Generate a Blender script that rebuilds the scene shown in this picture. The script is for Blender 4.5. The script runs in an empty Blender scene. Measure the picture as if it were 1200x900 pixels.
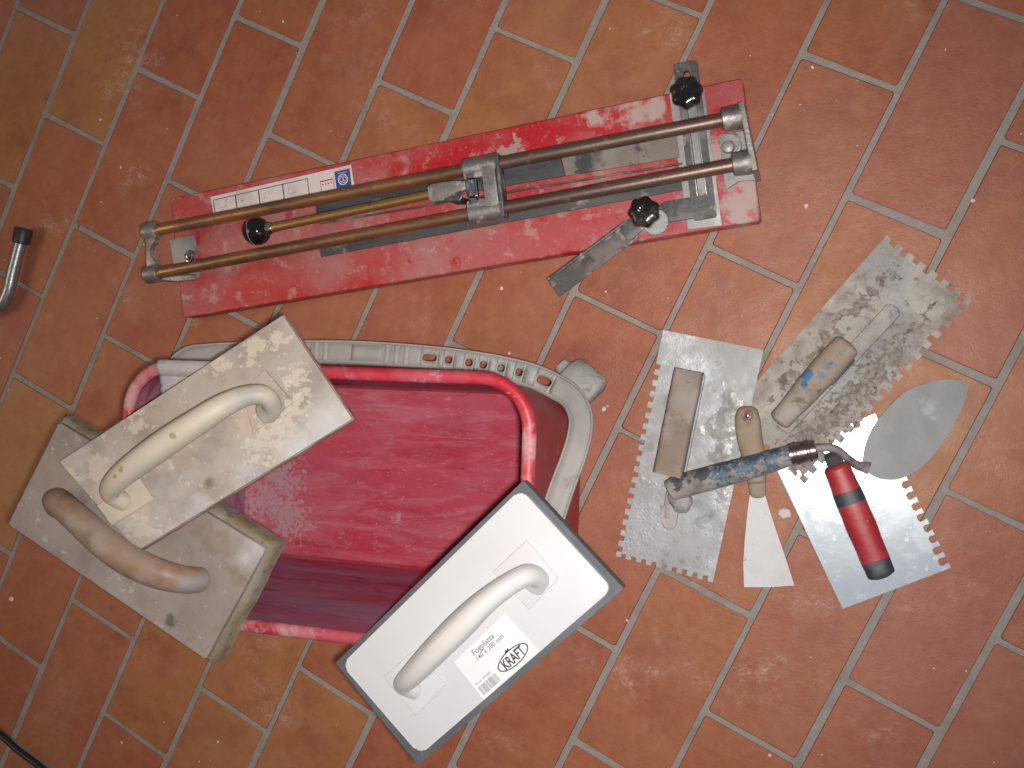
import bpy, bmesh, math, random
from mathutils import Vector, Matrix, noise
random.seed(7)
C = bpy.context.scene.collection
S = bpy.context.scene

# ------------------------------------------------------------------ camera
CAM = Vector((0.385722, -0.004636, 1.219416))
RW = Matrix(((0.953438764, 0.0, 0.301586677),
             (0.00114650931, 0.999992774, -0.00362458458),
             (-0.301584498, 0.00380159137, 0.953431874)))
cd = bpy.data.cameras.new('camera'); cam = bpy.data.objects.new('camera', cd); C.objects.link(cam)
cd.lens = 36.0; cd.sensor_width = 36.0; cd.clip_start = 0.02; cd.clip_end = 50
cam.matrix_world = Matrix.Translation(CAM) @ RW.to_4x4()
S.camera = cam

# ------------------------------------------------------------------ light: dim cool room + the camera's flash
w = bpy.data.worlds.new('World'); S.world = w; w.use_nodes = True
w.node_tree.nodes['Background'].inputs[0].default_value = (0.80, 0.90, 1.0, 1)
w.node_tree.nodes['Background'].inputs[1].default_value = 0.12
fl = bpy.data.lights.new('flash', 'SPOT'); fl.spot_size = math.radians(88); fl.spot_blend = 1.0; fl.energy = 58; fl.color = (1.0, 0.95, 0.90); fl.shadow_soft_size = 0.014
flo = bpy.data.objects.new('flash', fl); C.objects.link(flo)
flo.location = CAM + RW @ Vector((0.020, -0.014, 0.0)); flo.rotation_euler = RW.to_euler()
wl = bpy.data.lights.new('window_light', 'AREA'); wl.shape = 'RECTANGLE'; wl.size = 1.2; wl.size_y = 1.4; wl.energy = 11; wl.color = (0.62, 0.78, 1.0)
wlo = bpy.data.objects.new('window_light', wl); C.objects.link(wlo)
wlo.location = (2.3, -1.3, 1.7)
wlo.rotation_euler = (Vector((0, -0.1, 0)) - Vector(wlo.location)).to_track_quat('-Z', 'Y').to_euler()
ll = bpy.data.lights.new('warm_fill_light', 'AREA'); ll.shape = 'DISK'; ll.size = 0.9; ll.energy = 9; ll.color = (1.0, 0.66, 0.40)  # added warm fill from the left, evens out the flash falloff
llo = bpy.data.objects.new('warm_fill_light', ll); C.objects.link(llo)
llo.location = (-1.9, 0.0, 1.7)
llo.rotation_euler = (Vector((-.2, 0, 0)) - Vector(llo.location)).to_track_quat('-Z', 'Y').to_euler()
S.view_settings.view_transform = 'Standard'; S.view_settings.look = 'None'
S.view_settings.exposure = -0.11; S.view_settings.gamma = 1.0

# ------------------------------------------------------------------ helpers
def at(px, py, z=0.0):
    """world point at height z seen at that point of the 1200x900 photograph (survey of the layout)"""
    d = RW @ Vector(((px - 600) / 1200, -(py - 450) / 1200, -1.0))
    return CAM + d * ((z - CAM.z) / d.z)

def thing(name, label, cat, loc=(0, 0, 0), group=None):
    o = bpy.data.objects.new(name, None); C.objects.link(o); o.location = loc
    o.empty_display_size = 0.02
    o['label'] = label; o['category'] = cat
    if group: o['group'] = group
    return o

def wloc(o):
    v = Vector((0, 0, 0))
    while o: v += o.location; o = o.parent
    return v

def obj(name, bm, mat, parent=None, label=None, smooth=35, kind=None):
    """link a world-space bmesh as one object under parent"""
    if parent is not None:
        bm.transform(Matrix.Translation(-wloc(parent)))
    bmesh.ops.recalc_face_normals(bm, faces=bm.faces)
    me = bpy.data.meshes.new(name); bm.to_mesh(me); bm.free()
    if smooth:
        for p in me.polygons: p.use_smooth = True
        me.set_sharp_from_angle(angle=math.radians(smooth))
    me.materials.append(mat)
    o = bpy.data.objects.new(name, me); C.objects.link(o); o.parent = parent
    if label: o['label'] = label
    if kind: o['kind'] = kind
    return o

def tag(o, label, cat, group=None):
    o['label'] = label; o['category'] = cat
    if group: o['group'] = group
    return o

class Fr:
    def __init__(s, o, ex, ez=(0, 0, 1)):
        s.o = Vector(o); s.ex = Vector(ex).normalized(); z = Vector(ez)
        s.ez = (z - s.ex * z.dot(s.ex)).normalized(); s.ey = s.ez.cross(s.ex)
    def P(s, x, y, z=0.0): return s.o + s.ex * x + s.ey * y + s.ez * z
    def inv(s, p):
        d = Vector(p) - s.o; return d.dot(s.ex), d.dot(s.ey), d.dot(s.ez)
    def M(s):
        return Matrix((( s.ex.x, s.ey.x, s.ez.x, s.o.x), (s.ex.y, s.ey.y, s.ez.y, s.o.y), (s.ex.z, s.ey.z, s.ez.z, s.o.z), (0, 0, 0, 1)))

def rect(tl, tr, br, bl):
    """frame of a rectangle from four world corners: (frame, length, width)"""
    o = (tl + tr + br + bl) / 4
    ex = ((tr - tl) + (br - bl)); ey = ((tl - bl) + (tr - br))
    L = ex.length / 2; W = ey.length / 2; n = ex.cross(ey)
    return Fr(o, ex, n if n.z > 0 else -n), L, W

def rquad(cs, r, n=4):
    """rounded outline through four local corners"""
    cs = [Vector(c) for c in cs]; a = sum(cs[i].x * cs[(i+1) % 4].y - cs[(i+1) % 4].x * cs[i].y for i in range(4))
    if a < 0: cs.reverse()
    out = []
    for i in range(4):
        p, q, t = cs[i - 1], cs[i], cs[(i + 1) % 4]; u, v = (p - q).normalized() * r, (t - q).normalized() * r
        for k in range(n + 1):
            f = k / n; out.append(tuple(q + u * (1 - f) ** 2 + v * f ** 2))
    return out
def rrect(L, W, r, n=4, x0=0, y0=0):
    pts = []
    for cx, cy, a in ((L/2-r, W/2-r, 0), (-L/2+r, W/2-r, 90), (-L/2+r, -W/2+r, 180), (L/2-r, -W/2+r, 270)):
        for i in range(n + 1):
            t = math.radians(a + 90 * i / n); pts.append((x0 + cx + r * math.cos(t), y0 + cy + r * math.sin(t)))
    return pts

def prism(bm, fr, pts, z0, z1, bevel=0, seg=2, drop=False):
    """extrude an outline between z0 and z1, bevelling its top and bottom edge"""
    a = [bm.verts.new(fr.P(x, y, z0)) for x, y in pts]; b = [bm.verts.new(fr.P(x, y, z1)) for x, y in pts]
    f0 = bm.faces.new(list(reversed(a))); f1 = bm.faces.new(b)
    n = len(pts)
    for i in range(n): bm.faces.new((a[i], a[(i+1) % n], b[(i+1) % n], b[i]))
    if bevel:
        es = list(set(list(f1.edges) + ([] if drop else list(f0.edges))))
        bmesh.ops.bevel(bm, geom=es, offset=bevel, segments=seg, affect='EDGES', profile=0.6, clamp_overlap=True)
    return bm

def pr(fr, pts, z0, z1, bevel=0, seg=2):
    return prism(bmesh.new(), fr, pts, z0, z1, bevel, seg)

def ring_prism(bm, fr, outer, inner, z0, z1):
    n = len(outer); V = lambda P, z: [bm.verts.new(fr.P(x, y, z)) for x, y in P]
    ob, ot, ib, it = V(outer, z0), V(outer, z1), V(inner, z0), V(inner, z1)
    for i in range(n):
        j = (i + 1) % n
        bm.faces.new((ot[i], ot[j], it[j], it[i])); bm.faces.new((ob[j], ob[i], ib[i], ib[j]))
        bm.faces.new((ob[i], ob[j], ot[j], ot[i])); bm.faces.new((ib[j], ib[i], it[i], it[j]))
    return bm

def smooth_path(pts, n):
    """Catmull-Rom through pts (tuples of any length)"""
    out = []; m = len(pts)
    for i in range(m - 1):
        p0 = pts[max(i-1, 0)]; p1 = pts[i]; p2 = pts[i+1]; p3 = pts[min(i+2, m-1)]
        for k in range(n):
            t = k / n
            out.append(tuple(0.5 * ((2*b) + (-a + c) * t + (2*a - 5*b + 4*c - d) * t*t + (-a + 3*b - 3*c + d) * t**3) for a, b, c, d in zip(p0, p1, p2, p3)))
    out.append(tuple(pts[-1])); return out

def sweep(bm, path, rad, n=16, up=(0, 0, 1), cap=True, sq=2.0, dome=0.0):
    """tube along path; rad = list of (r_side, r_up); sq = superellipse power; dome rounds both ends"""
    P = [Vector(p) for p in path]; R = [r if isinstance(r, tuple) else (r, r) for r in rad]
    if dome:
        d0 = (P[0] - P[1]).normalized(); d1 = (P[-1] - P[-2]).normalized()
        h0 = []; h1 = []; q0 = []; q1 = []
        for k in (0.35, 0.7, 0.92, 1.0):
            c = math.sqrt(max(0.0, 1 - k * k)) * 0.98 + 0.02
            h0.append(P[0] + d0 * dome * k); q0.append((R[0][0] * c, R[0][1] * c))
            h1.append(P[-1] + d1 * dome * k); q1.append((R[-1][0] * c, R[-1][1] * c))
        P = list(reversed(h0)) + P + h1; R = list(reversed(q0)) + R + q1
    rings = []; m = len(P); u = Vector(up)
    for i in range(m):
        t = (P[min(i+1, m-1)] - P[max(i-1, 0)]).normalized()
        s = t.cross(u)
        if s.length < 1e-4: s = t.cross(Vector((1, 0, 0)))
        s.normalize(); v = s.cross(t).normalized()
        u = v * 0.9 + Vector(up) * 0.1 if abs(t.dot(Vector(up))) > 0.6 else v
        ring = []
        for k in range(n):
            a = 2 * math.pi * k / n; c, d = math.cos(a), math.sin(a)
            c = math.copysign(abs(c) ** (2 / sq), c); d = math.copysign(abs(d) ** (2 / sq), d)
            ring.append(bm.verts.new(P[i] + s * c * R[i][0] + v * d * R[i][1]))
        rings.append(ring)
    for a, b in zip(rings, rings[1:]):
        for k in range(n): bm.faces.new((a[k], a[(k+1) % n], b[(k+1) % n], b[k]))
    if cap: bm.faces.new(list(reversed(rings[0]))); bm.faces.new(rings[-1])
    return bm

def lathe(bm, o, axis, prof, n=24):
    """prof: (distance along axis, radius)"""
    ax = Vector(axis).normalized(); s = ax.orthogonal().normalized(); t = ax.cross(s); o = Vector(o); rings = []
    for h, r in prof:
        rings.append([bm.verts.new(o + ax * h + (s * math.cos(2*math.pi*k/n) + t * math.sin(2*math.pi*k/n)) * max(r, 1e-5)) for k in range(n)])
    for a, b in zip(rings, rings[1:]):
        for k in range(n): bm.faces.new((a[k], a[(k+1) % n], b[(k+1) % n], b[k]))
    bm.faces.new(list(reversed(rings[0]))); bm.faces.new(rings[-1]); return bm

def rough_up(bm, amp, scale=60, seed=0):
    """hand-made unevenness"""
    for v in bm.verts:
        n = noise.noise_vector(v.co * scale + Vector((seed, seed * 2.3, 0)))
        v.co += n * amp
    return bm

# ------------------------------------------------------------------ materials
def M(name, base, rough=0.6, metal=0.0, layers=(), bump=(), spec=0.5, coat=0.0, rvar=0.0, sss=0.0, coords='Object', ior=None):
    """layers: dict(col, s scale, lo, hi, seed, st stretch, r roughness, m metal, d detail, w warp)"""
    m = bpy.data.materials.new(name); m.use_nodes = True; nt = m.node_tree; N = nt.nodes; L = nt.links
    b = N['Principled BSDF']
    tc = N.new('ShaderNodeTexCoord')
    src = tc.outputs['Object']
    if coords == 'World':
        g = N.new('ShaderNodeNewGeometry'); src = g.outputs['Position']
    def noi(s, seed=0, st=(1, 1, 1), d=6, rgh=0.6, rot=0, dist=0):
        mp = N.new('ShaderNodeMapping'); mp.inputs['Location'].default_value = (seed * 1.37, seed * 0.71, seed * 2.1)
        mp.inputs['Scale'].default_value = st; mp.inputs['Rotation'].default_value = (0, 0, rot); L.new(src, mp.inputs['Vector'])
        n = N.new('ShaderNodeTexNoise'); n.inputs['Scale'].default_value = s; n.inputs['Detail'].default_value = d
        n.inputs['Roughness'].default_value = rgh; n.inputs['Distortion'].default_value = dist; L.new(mp.outputs[0], n.inputs['Vector'])
        return n.outputs['Fac']
    col = None; cv = base; rv = None; rf = rough; mv = None; mf = metal
    def mixc(f, a, bcol):
        x = N.new('ShaderNodeMix'); x.data_type = 'RGBA'; L.new(f, x.inputs['Factor'])
        if hasattr(a, 'is_linked'): L.new(a, x.inputs['A'])
        else: x.inputs['A'].default_value = (*a, 1)
        x.inputs['B'].default_value = (*bcol, 1); return x.outputs['Result']
    def mixf(f, a, bv):
        x = N.new('ShaderNodeMix'); x.data_type = 'FLOAT'; L.new(f, x.inputs['Factor'])
        if hasattr(a, 'is_linked'): L.new(a, x.inputs['A'])
        else: x.inputs['A'].default_value = a
        x.inputs['B'].default_value = bv; return x.outputs['Result']
    c = base; r = rough; mt = metal; lm = None
    for i, l in enumerate(layers):
        if 'blobs' in l:        # stains at their own spots: (x, y, radius) on plan, ragged by noise
            gp_ = N.new('ShaderNodeNewGeometry'); nz = noi(l.get('s', 60), l.get('seed', 2), d=5, rgh=.65); tot = None
            for (bx_, by_, br_) in l['blobs']:
                su = N.new('ShaderNodeVectorMath'); su.operation = 'SUBTRACT'; L.new(gp_.outputs['Position'], su.inputs[0]); su.inputs[1].default_value = (bx_, by_, 0)
                mu = N.new('ShaderNodeVectorMath'); mu.operation = 'MULTIPLY'; L.new(su.outputs[0], mu.inputs[0]); mu.inputs[1].default_value = (1 / br_, 1 / br_, 0)
                le = N.new('ShaderNodeVectorMath'); le.operation = 'LENGTH'; L.new(mu.outputs[0], le.inputs[0])
                ma = N.new('ShaderNodeMath'); ma.operation = 'MULTIPLY_ADD'; L.new(nz, ma.inputs[0]); ma.inputs[1].default_value = l.get('rag', 2.6); L.new(le.outputs['Value'], ma.inputs[2])
                mr = N.new('ShaderNodeMapRange'); mr.clamp = True; e0 = 1.0 + l.get('rag', 2.6) * .5; mr.inputs['From Min'].default_value = e0; mr.inputs['From Max'].default_value = e0 - l.get('soft', .25)
                mr.inputs['To Max'].default_value = l.get('a', 1.0); L.new(ma.outputs[0], mr.inputs['Value'])
                if tot is None: tot = mr.outputs[0]
                else:
                    mx = N.new('ShaderNodeMath'); mx.operation = 'MAXIMUM'; L.new(tot, mx.inputs[0]); L.new(mr.outputs[0], mx.inputs[1]); tot = mx.outputs[0]
            c = mixc(tot, c, l['col'])
            if 'r' in l: r = mixf(tot, r, l['r'])
            if 'm' in l: mt = mixf(tot, mt, l['m'])
            continue
        n = noi(l['s'], l.get('seed', i * 3 + 1), l.get('st', (1, 1, 1)), l.get('d', 6), l.get('rg', 0.6), l.get('rot', 0), l.get('w', 0))
        mr = N.new('ShaderNodeMapRange'); mr.clamp = True; mr.inputs['From Min'].default_value = l['lo']; mr.inputs['From Max'].default_value = l['hi']
        mr.inputs['To Max'].default_value = l.get('a', 1.0); L.new(n, mr.inputs['Value']); f = mr.outputs['Result']
        c = mixc(f, c, l['col'])
        if 'r' in l: r = mixf(f, r, l['r'])
        if 'm' in l: mt = mixf(f, mt, l['m'])
        if l.get('h'): lm = (f, l['h'])
    if rvar:
        n = noi(35, 9); mr = N.new('ShaderNodeMath'); mr.operation = 'MULTIPLY_ADD'; L.new(n, mr.inputs[0]); mr.inputs[1].default_value = rvar * 2
        if hasattr(r, 'is_linked'):
            ad = N.new('ShaderNodeMath'); ad.operation = 'SUBTRACT'; L.new(r, ad.inputs[0]); ad.inputs[1].default_value = rvar; L.new(ad.outputs[0], mr.inputs[2])
        else: mr.inputs[2].default_value = r - rvar
        r = mr.outputs[0]
    for v, k in ((c, 'Base Color'), (r, 'Roughness'), (mt, 'Metallic')):
        if hasattr(v, 'is_linked'): L.new(v, b.inputs[k])
        else: b.inputs[k].default_value = (*v, 1) if k == 'Base Color' else v
    b.inputs['Specular IOR Level'].default_value = spec
    if coat: b.inputs['Coat Weight'].default_value = coat; b.inputs['Coat Roughness'].default_value = 0.12
    if sss: b.inputs['Subsurface Weight'].default_value = sss; b.inputs['Subsurface Radius'].default_value = (0.01, 0.007, 0.005); b.inputs['Subsurface Scale'].default_value = 0.5
    prev = None
    for (s, dist, *rest) in bump:
        st = rest[0] if rest else (1, 1, 1)
        n = noi(s, 5, st, 5)
        bp = N.new('ShaderNodeBump'); bp.inputs['Distance'].default_value = dist; bp.inputs['Strength'].default_value = 1.0
        L.new(n, bp.inputs['Height'])
        if prev: L.new(prev, bp.inputs['Normal'])
        prev = bp.outputs[0]
    if lm:
        bp = N.new('ShaderNodeBump'); bp.inputs['Distance'].default_value = lm[1]; L.new(lm[0], bp.inputs['Height'])
        if prev: L.new(prev, bp.inputs['Normal'])
        prev = bp.outputs[0]
    if prev: L.new(prev, b.inputs['Normal'])
    return m

def B(*q):       # surveyed spots (px, py, z, radius in metres) to plan coordinates
    out = []
    for px, py, z, rad in q:
        p = at(px, py, z); out.append((p.x, p.y, rad))
    return out
DUST = (0.42, 0.37, 0.32); DUSTP = (0.50, 0.36, 0.33); GREY = (0.30, 0.29, 0.28)

def tile_mat():
    m = bpy.data.materials.new('terracotta'); m.use_nodes = True; nt = m.node_tree; N = nt.nodes; L = nt.links; b = N['Principled BSDF']
    oi = N.new('ShaderNodeObjectInfo'); sp = N.new('ShaderNodeSeparateColor'); L.new(oi.outputs['Color'], sp.inputs[0])
    g = N.new('ShaderNodeNewGeometry'); pos = g.outputs['Position']
    # shift per tile so the mottle does not run across joints
    sh = N.new('ShaderNodeVectorMath'); sh.operation = 'MULTIPLY_ADD'; L.new(oi.outputs['Random'], sh.inputs[0]); sh.inputs[1].default_value = (40, 23, 11); L.new(pos, sh.inputs[2])
    def noi(v, s, d=5, rg=0.6, dist=0.0):
        n = N.new('ShaderNodeTexNoise'); n.inputs['Scale'].default_value = s; n.inputs['Detail'].default_value = d; n.inputs['Roughness'].default_value = rg
        n.inputs['Distortion'].default_value = dist; L.new(v, n.inputs['Vector']); return n.outputs['Fac']
    def rng(f, a, c, lo=0.0, hi=1.0):
        r = N.new('ShaderNodeMapRange'); r.inputs['From Min'].default_value = a; r.inputs['From Max'].default_value = c
        r.inputs['To Min'].default_value = lo; r.inputs['To Max'].default_value = hi; L.new(f, r.inputs['Value']); return r.outputs[0]
    def math_(op, a, c):
        x = N.new('ShaderNodeMath'); x.operation = op
        for i, v in enumerate((a, c)):
            if hasattr(v, 'is_linked'): L.new(v, x.inputs[i])
            else: x.inputs[i].default_value = v
        return x.outputs[0]
    def mix(f, a, c):
        x = N.new('ShaderNodeMix'); x.data_type = 'RGBA'
        if hasattr(f, 'is_linked'): L.new(f, x.inputs['Factor'])
        else: x.inputs['Factor'].default_value = f
        for k, v in (('A', a), ('B', c)):
            if hasattr(v, 'is_linked'): L.new(v, x.inputs[k])
            else: x.inputs[k].default_value = (*v, 1)
        return x.outputs['Result']
    shv = sh.outputs[0]
    red = (0.325, 0.084, 0.042); org = (0.370, 0.116, 0.052); yel = (0.375, 0.165, 0.046); dark = (0.22, 0.050, 0.028)
    c = mix(rng(noi(shv, 9), 0.35, 0.65), red, org)
    yf = math_('MULTIPLY', sp.outputs[0], rng(noi(shv, 6, 3), 0.28, 0.58, 0.35, 1.0))
    c = mix(yf, c, yel)
    c = mix(math_('MULTIPLY', rng(noi(shv, 16, 6), 0.50, 0.72), 0.55), c, dark)
    c = mix(math_('MULTIPLY', sp.outputs[1], 0.75), c, (0.33, 0.105, 0.072))    # pinker tiles
    c = mix(math_('MULTIPLY', rng(noi(shv, 48, 6, 0.75), 0.46, 0.70), 0.34), c, (0.46, 0.20, 0.11))
    c = mix(math_('MULTIPLY', rng(noi(shv, 100, 5, 0.75), 0.52, 0.72), 0.35), c, (0.20, 0.055, 0.035))
    c = mix(math_('MULTIPLY', rng(noi(pos, 900, 2, 0.5), 0.5, 0.8), 0.22), c, (0.16, 0.04, 0.025))
    # dried mortar smears and wiped streaks
    a = math_('MULTIPLY', rng(noi(pos, 7.5, 5, 0.6), 0.555, 0.71), rng(noi(pos, 1.7, 2, 0.4), 0.40, 0.60, 0.35, 1.0))
    wv = N.new('ShaderNodeTexWave'); wv.wave_type = 'RINGS'; wv.inputs['Scale'].default_value = 34; wv.inputs['Distortion'].default_value = 14
    wv.inputs['Detail'].default_value = 3; wv.inputs['Detail Scale'].default_value = 2.5; L.new(shv, wv.inputs['Vector'])
    st = rng(wv.outputs['Fac'], 0.55, 0.95)
    br = rng(noi(shv, 60, 6, 0.7), 0.42, 0.62)
    f1 = math_('MULTIPLY', a, math_('MULTIPLY', br, math_('ADD', math_('MULTIPLY', st, 0.65), 0.30)))
    c = mix(f1, c, (0.62, 0.42, 0.36))
    veil = math_('MULTIPLY', rng(noi(pos, 3.1, 6), 0.42, 0.72), 0.20)
    c = mix(veil, c, (0.48, 0.27, 0.22))
    # small hard specks
    sk = math_('MULTIPLY', rng(noi(pos, 260, 1, 0.4), 0.83, 0.86), rng(noi(pos, 12, 3), 0.42, 0.6))
    c = mix(sk, c, (0.75, 0.68, 0.6))
    L.new(c, b.inputs['Base Color'])
    r = rng(noi(shv, 26, 5), 0.3, 0.7, 0.40, 0.60); L.new(math_('ADD', r, math_('MULTIPLY', f1, 0.3)), b.inputs['Roughness'])
    b.inputs['Specular IOR Level'].default_value = 0.42
    bp = N.new('ShaderNodeBump'); bp.inputs['Distance'].default_value = 0.0012; L.new(noi(shv, 38, 6, 0.6), bp.inputs['Height'])
    bp2 = N.new('ShaderNodeBump'); bp2.inputs['Distance'].default_value = 0.0003; L.new(noi(pos, 420, 3), bp2.inputs['Height']); L.new(bp.outputs[0], bp2.inputs['Normal'])
    L.new(bp2.outputs[0], b.inputs['Normal'])
    return m

mTILE = tile_mat()
mGROUT = M('grout', (0.305, 0.268, 0.240), 0.9, layers=[dict(col=(0.235, 0.195, 0.165), s=22, lo=.48, hi=.72), dict(col=(0.37, 0.335, 0.305), s=70, lo=.5, hi=.75, a=.7),
           dict(col=(0.05, 0.045, 0.04), s=48, lo=.70, hi=.75, a=.8)], bump=[(300, .0010), (60, .002)])
mRED = M('red_enamel', (0.47, 0.016, 0.024), 0.40, layers=[
          dict(col=(0.40, 0.15, 0.145), s=7, lo=.38, hi=.66, a=.70, r=.7, rg=.62, st=(.7, 1.2, 1)),
          dict(col=(0.40, 0.22, 0.205), blobs=B((330, 250, .03, .075), (430, 225, .03, .06), (270, 300, .03, .055), (380, 300, .03, .06), (500, 295, .03, .04), (560, 240, .03, .05), (700, 200, .03, .05)), s=30, rag=2.4, soft=.9, a=.62, r=.75),
          dict(col=(0.50, 0.39, 0.36), blobs=B((745, 130, .03, .022), (770, 125, .03, .020), (870, 228, .03, .024), (868, 246, .03, .022), (700, 140, .03, .018), (840, 190, .03, .030), (880, 160, .03, .012)), s=60, rag=3.2, soft=.5, a=.85, r=.85),
          dict(col=(0.46, 0.32, 0.29), s=38, lo=.55, hi=.63, a=.62, r=.85, rg=.7),
          dict(col=(0.36, 0.31, 0.27), s=20, lo=.645, hi=.672, a=.9, r=.9, rg=.62),
          dict(col=(0.44, 0.010, 0.016), s=26, lo=.60, hi=.66, a=.8, seed=31, r=.35), dict(col=(0.5, 0.3, 0.27), s=160, lo=.58, hi=.68, a=.35)], bump=[(90, .0004)])
mREDS = M('red_edge', (0.30, 0.014, 0.02), 0.5, layers=[dict(col=(0.16, 0.05, 0.06), s=30, lo=.5, hi=.62), dict(col=DUSTP, s=50, lo=.6, hi=.66, a=.6)])
mPAD = M('rubber_pad', (0.050, 0.052, 0.057), 0.75, layers=[
          dict(col=(0.15, 0.15, 0.148), s=11, lo=.42, hi=.68, a=.7, st=(.6, 2, 1)), dict(col=(0.34, 0.31, 0.28), s=26, lo=.60, hi=.68, a=.8)], bump=[(150, .0005)])
mPADD = M('dusty_rubber_pad', (0.23, 0.20, 0.175), 0.85, layers=[
          dict(col=(0.05, 0.052, 0.055), blobs=B((690, 188, .034, .024)), s=60, rag=3, soft=.3, a=.9), dict(col=(0.28, 0.25, 0.22), s=24, lo=.45, hi=.62), dict(col=(0.075, 0.077, 0.08), s=15, lo=.60, hi=.64, a=.9), dict(col=(0.12, 0.12, 0.12), s=60, lo=.60, hi=.68, a=.6)], bump=[(150, .0006)])
mROD = M('bronzed_rod_painted_reflection', (0.23, 0.155, 0.125), 0.40, 0.75, layers=[
          dict(col=(0.62, 0.30, 0.115), blobs=B((180, 295, .07, .10), (280, 275, .07, .11), (380, 255, .07, .10), (470, 240, .07, .08), (530, 230, .07, .05)), s=40, rag=1.2, soft=.9, a=.9, m=.8, r=.36),  # warm reflection painted into the left part of the rods
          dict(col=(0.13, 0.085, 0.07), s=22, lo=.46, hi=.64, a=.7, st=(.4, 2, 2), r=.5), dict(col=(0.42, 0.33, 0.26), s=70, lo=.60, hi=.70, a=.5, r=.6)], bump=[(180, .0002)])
mBRASS = M('brass_rod', (0.78, 0.44, 0.16), 0.33, 0.9, layers=[dict(col=(0.18, 0.10, 0.06), s=70, lo=.60, hi=.68, a=.8, r=.6), dict(col=(.75, .52, .3), s=20, lo=.5, hi=.7, a=.5)])
mCAST = M('cast_zinc', (0.40, 0.38, 0.36), 0.42, 0.8, layers=[dict(col=(0.14, 0.13, 0.125), s=30, lo=.45, hi=.65, a=.7, r=.6),
          dict(col=(0.42, 0.38, 0.33), s=55, lo=.56, hi=.64, a=.55, r=.85, m=.1)], bump=[(160, .0005)])
mZINC = M('dusty_zinc_plate', (0.36, 0.37, 0.37), 0.5, 0.45, layers=[dict(col=(0.47, 0.44, 0.40), s=20, lo=.45, hi=.62, a=.7, r=.8, m=.05),
          dict(col=(0.17, 0.17, 0.17), s=45, lo=.60, hi=.70, a=.6)], bump=[(120, .0004)])
mCHROME = M('chrome', (0.75, 0.77, 0.80), 0.16, 1.0, layers=[dict(col=(0.35, .33, .3), s=120, lo=.55, hi=.66, a=.6, r=.5)])
mDARKST = M('dark_steel', (0.105, 0.105, 0.11), 0.5, 0.5, layers=[dict(col=(0.26, 0.24, 0.22), s=26, lo=.50, hi=.62, a=.7, r=.8, m=0), dict(col=(0.42, 0.38, 0.35), s=48, lo=.60, hi=.64, a=.8, r=.9, m=0),
          dict(col=(0.03, 0.03, 0.03), s=40, lo=.62, hi=.7, a=.7)], bump=[(120, .0006)])
mDUSTST = M('dusty_steel', (0.10, 0.092, 0.09), 0.7, 0.2, layers=[dict(col=(0.21, 0.175, 0.16), s=20, lo=.42, hi=.60, a=.85), dict(col=(0.05, 0.048, 0.05), s=34, lo=.56, hi=.64, a=.8), dict(col=(0.42, 0.35, 0.31), s=50, lo=.59, hi=.65, a=.8)], bump=[(110, .001)])
mKNOB = M('black_bakelite', (0.012, 0.011, 0.011), 0.16, spec=.6, layers=[dict(col=(0.075, 0.058, 0.045), s=60, lo=.50, hi=.66, a=.7, r=.30)])
mBALL = M('black_ball', (0.010, 0.010, 0.010), 0.10, spec=.6)
mSEAM = M('grey_seam', (0.30, 0.28, 0.25), 0.5)
mSTICK = M('white_vinyl', (0.72, 0.66, 0.64), 0.55, layers=[dict(col=(0.52, 0.40, 0.38), s=28, lo=.52, hi=.68, a=.5)])
mBLUE = M('blue_ink', (0.05, 0.065, 0.30), 0.5, layers=[dict(col=(0.3, 0.3, 0.45), s=90, lo=.62, hi=.72, a=.5)])
mREDI = M('red_ink', (0.55, 0.03, 0.04), 0.5)
mGREYI = M('grey_ink', (0.42, 0.38, 0.37), 0.6, layers=[dict(col=(.65, .6, .58), s=120, lo=.5, hi=.6)])
mINK = M('black_ink', (0.05, 0.052, 0.06), 0.5)
mINKG = M('faded_ink', (0.25, 0.25, 0.27), 0.5)

mBUCK = M('red_bucket_plastic', (0.47, 0.026, 0.052), 0.5, layers=[
          dict(col=(0.50, 0.125, 0.185), s=5, lo=.34, hi=.66, a=.70, r=.7, st=(.7, 1.6, 1), w=.4),
          dict(col=(0.56, 0.27, 0.34), s=16, lo=.48, hi=.72, a=.42, st=(.55, 3.0, 1), r=.8, w=1.2),
          dict(col=(0.30, 0.014, 0.035), s=13, lo=.56, hi=.70, a=.55, st=(.6, 2.2, 1), w=1.0),
          dict(col=(0.33, 0.010, 0.030), s=46, lo=.60, hi=.66, a=.5, st=(.6, 3.0, 1), w=2.2, rg=.7),
          dict(col=(0.60, 0.33, 0.40), s=90, lo=.60, hi=.68, a=.4, st=(.8, 1.6, 1), w=1.6),
          dict(col=(0.40, 0.31, 0.34), blobs=B((325, 560, .01, .030), (335, 605, .01, .028), (310, 585, .01, .03), (465, 608, .01, .006)), s=170, rag=6.5, soft=.3, a=.65, r=.9),
          dict(col=(0.66, 0.52, 0.52), s=150, lo=.68, hi=.72, a=.6)], bump=[(18, .0016, (.7, 1.6, 1)), (70, .0007, (.6, 2, 1))])
mBUCKW = M('bucket_wall_plastic', (0.40, 0.036, 0.090), 0.45, layers=[
          dict(col=(0.33, 0.19, 0.29), s=6, lo=.36, hi=.62, a=.85, r=.6, st=(.5, 1, 3), w=.4),
          dict(col=(0.24, 0.012, 0.040), s=14, lo=.54, hi=.66, a=.7, st=(.5, 1, 3), w=1.2),
          dict(col=(0.38, 0.28, 0.36), s=50, lo=.58, hi=.68, a=.45, st=(.6, 1, 2), r=.8, w=1)], bump=[(20, .0014, (.5, 1, 2))])
mBUCKO = M('bucket_outer_plastic', (0.36, 0.016, 0.022), 0.42, layers=[
          dict(col=(0.36, 0.15, 0.17), s=9, lo=.50, hi=.68, a=.6, r=.7), dict(col=(0.60, 0.50, 0.50), s=38, lo=.65, hi=.70, a=.7, w=1)], bump=[(60, .0006)])
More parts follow.
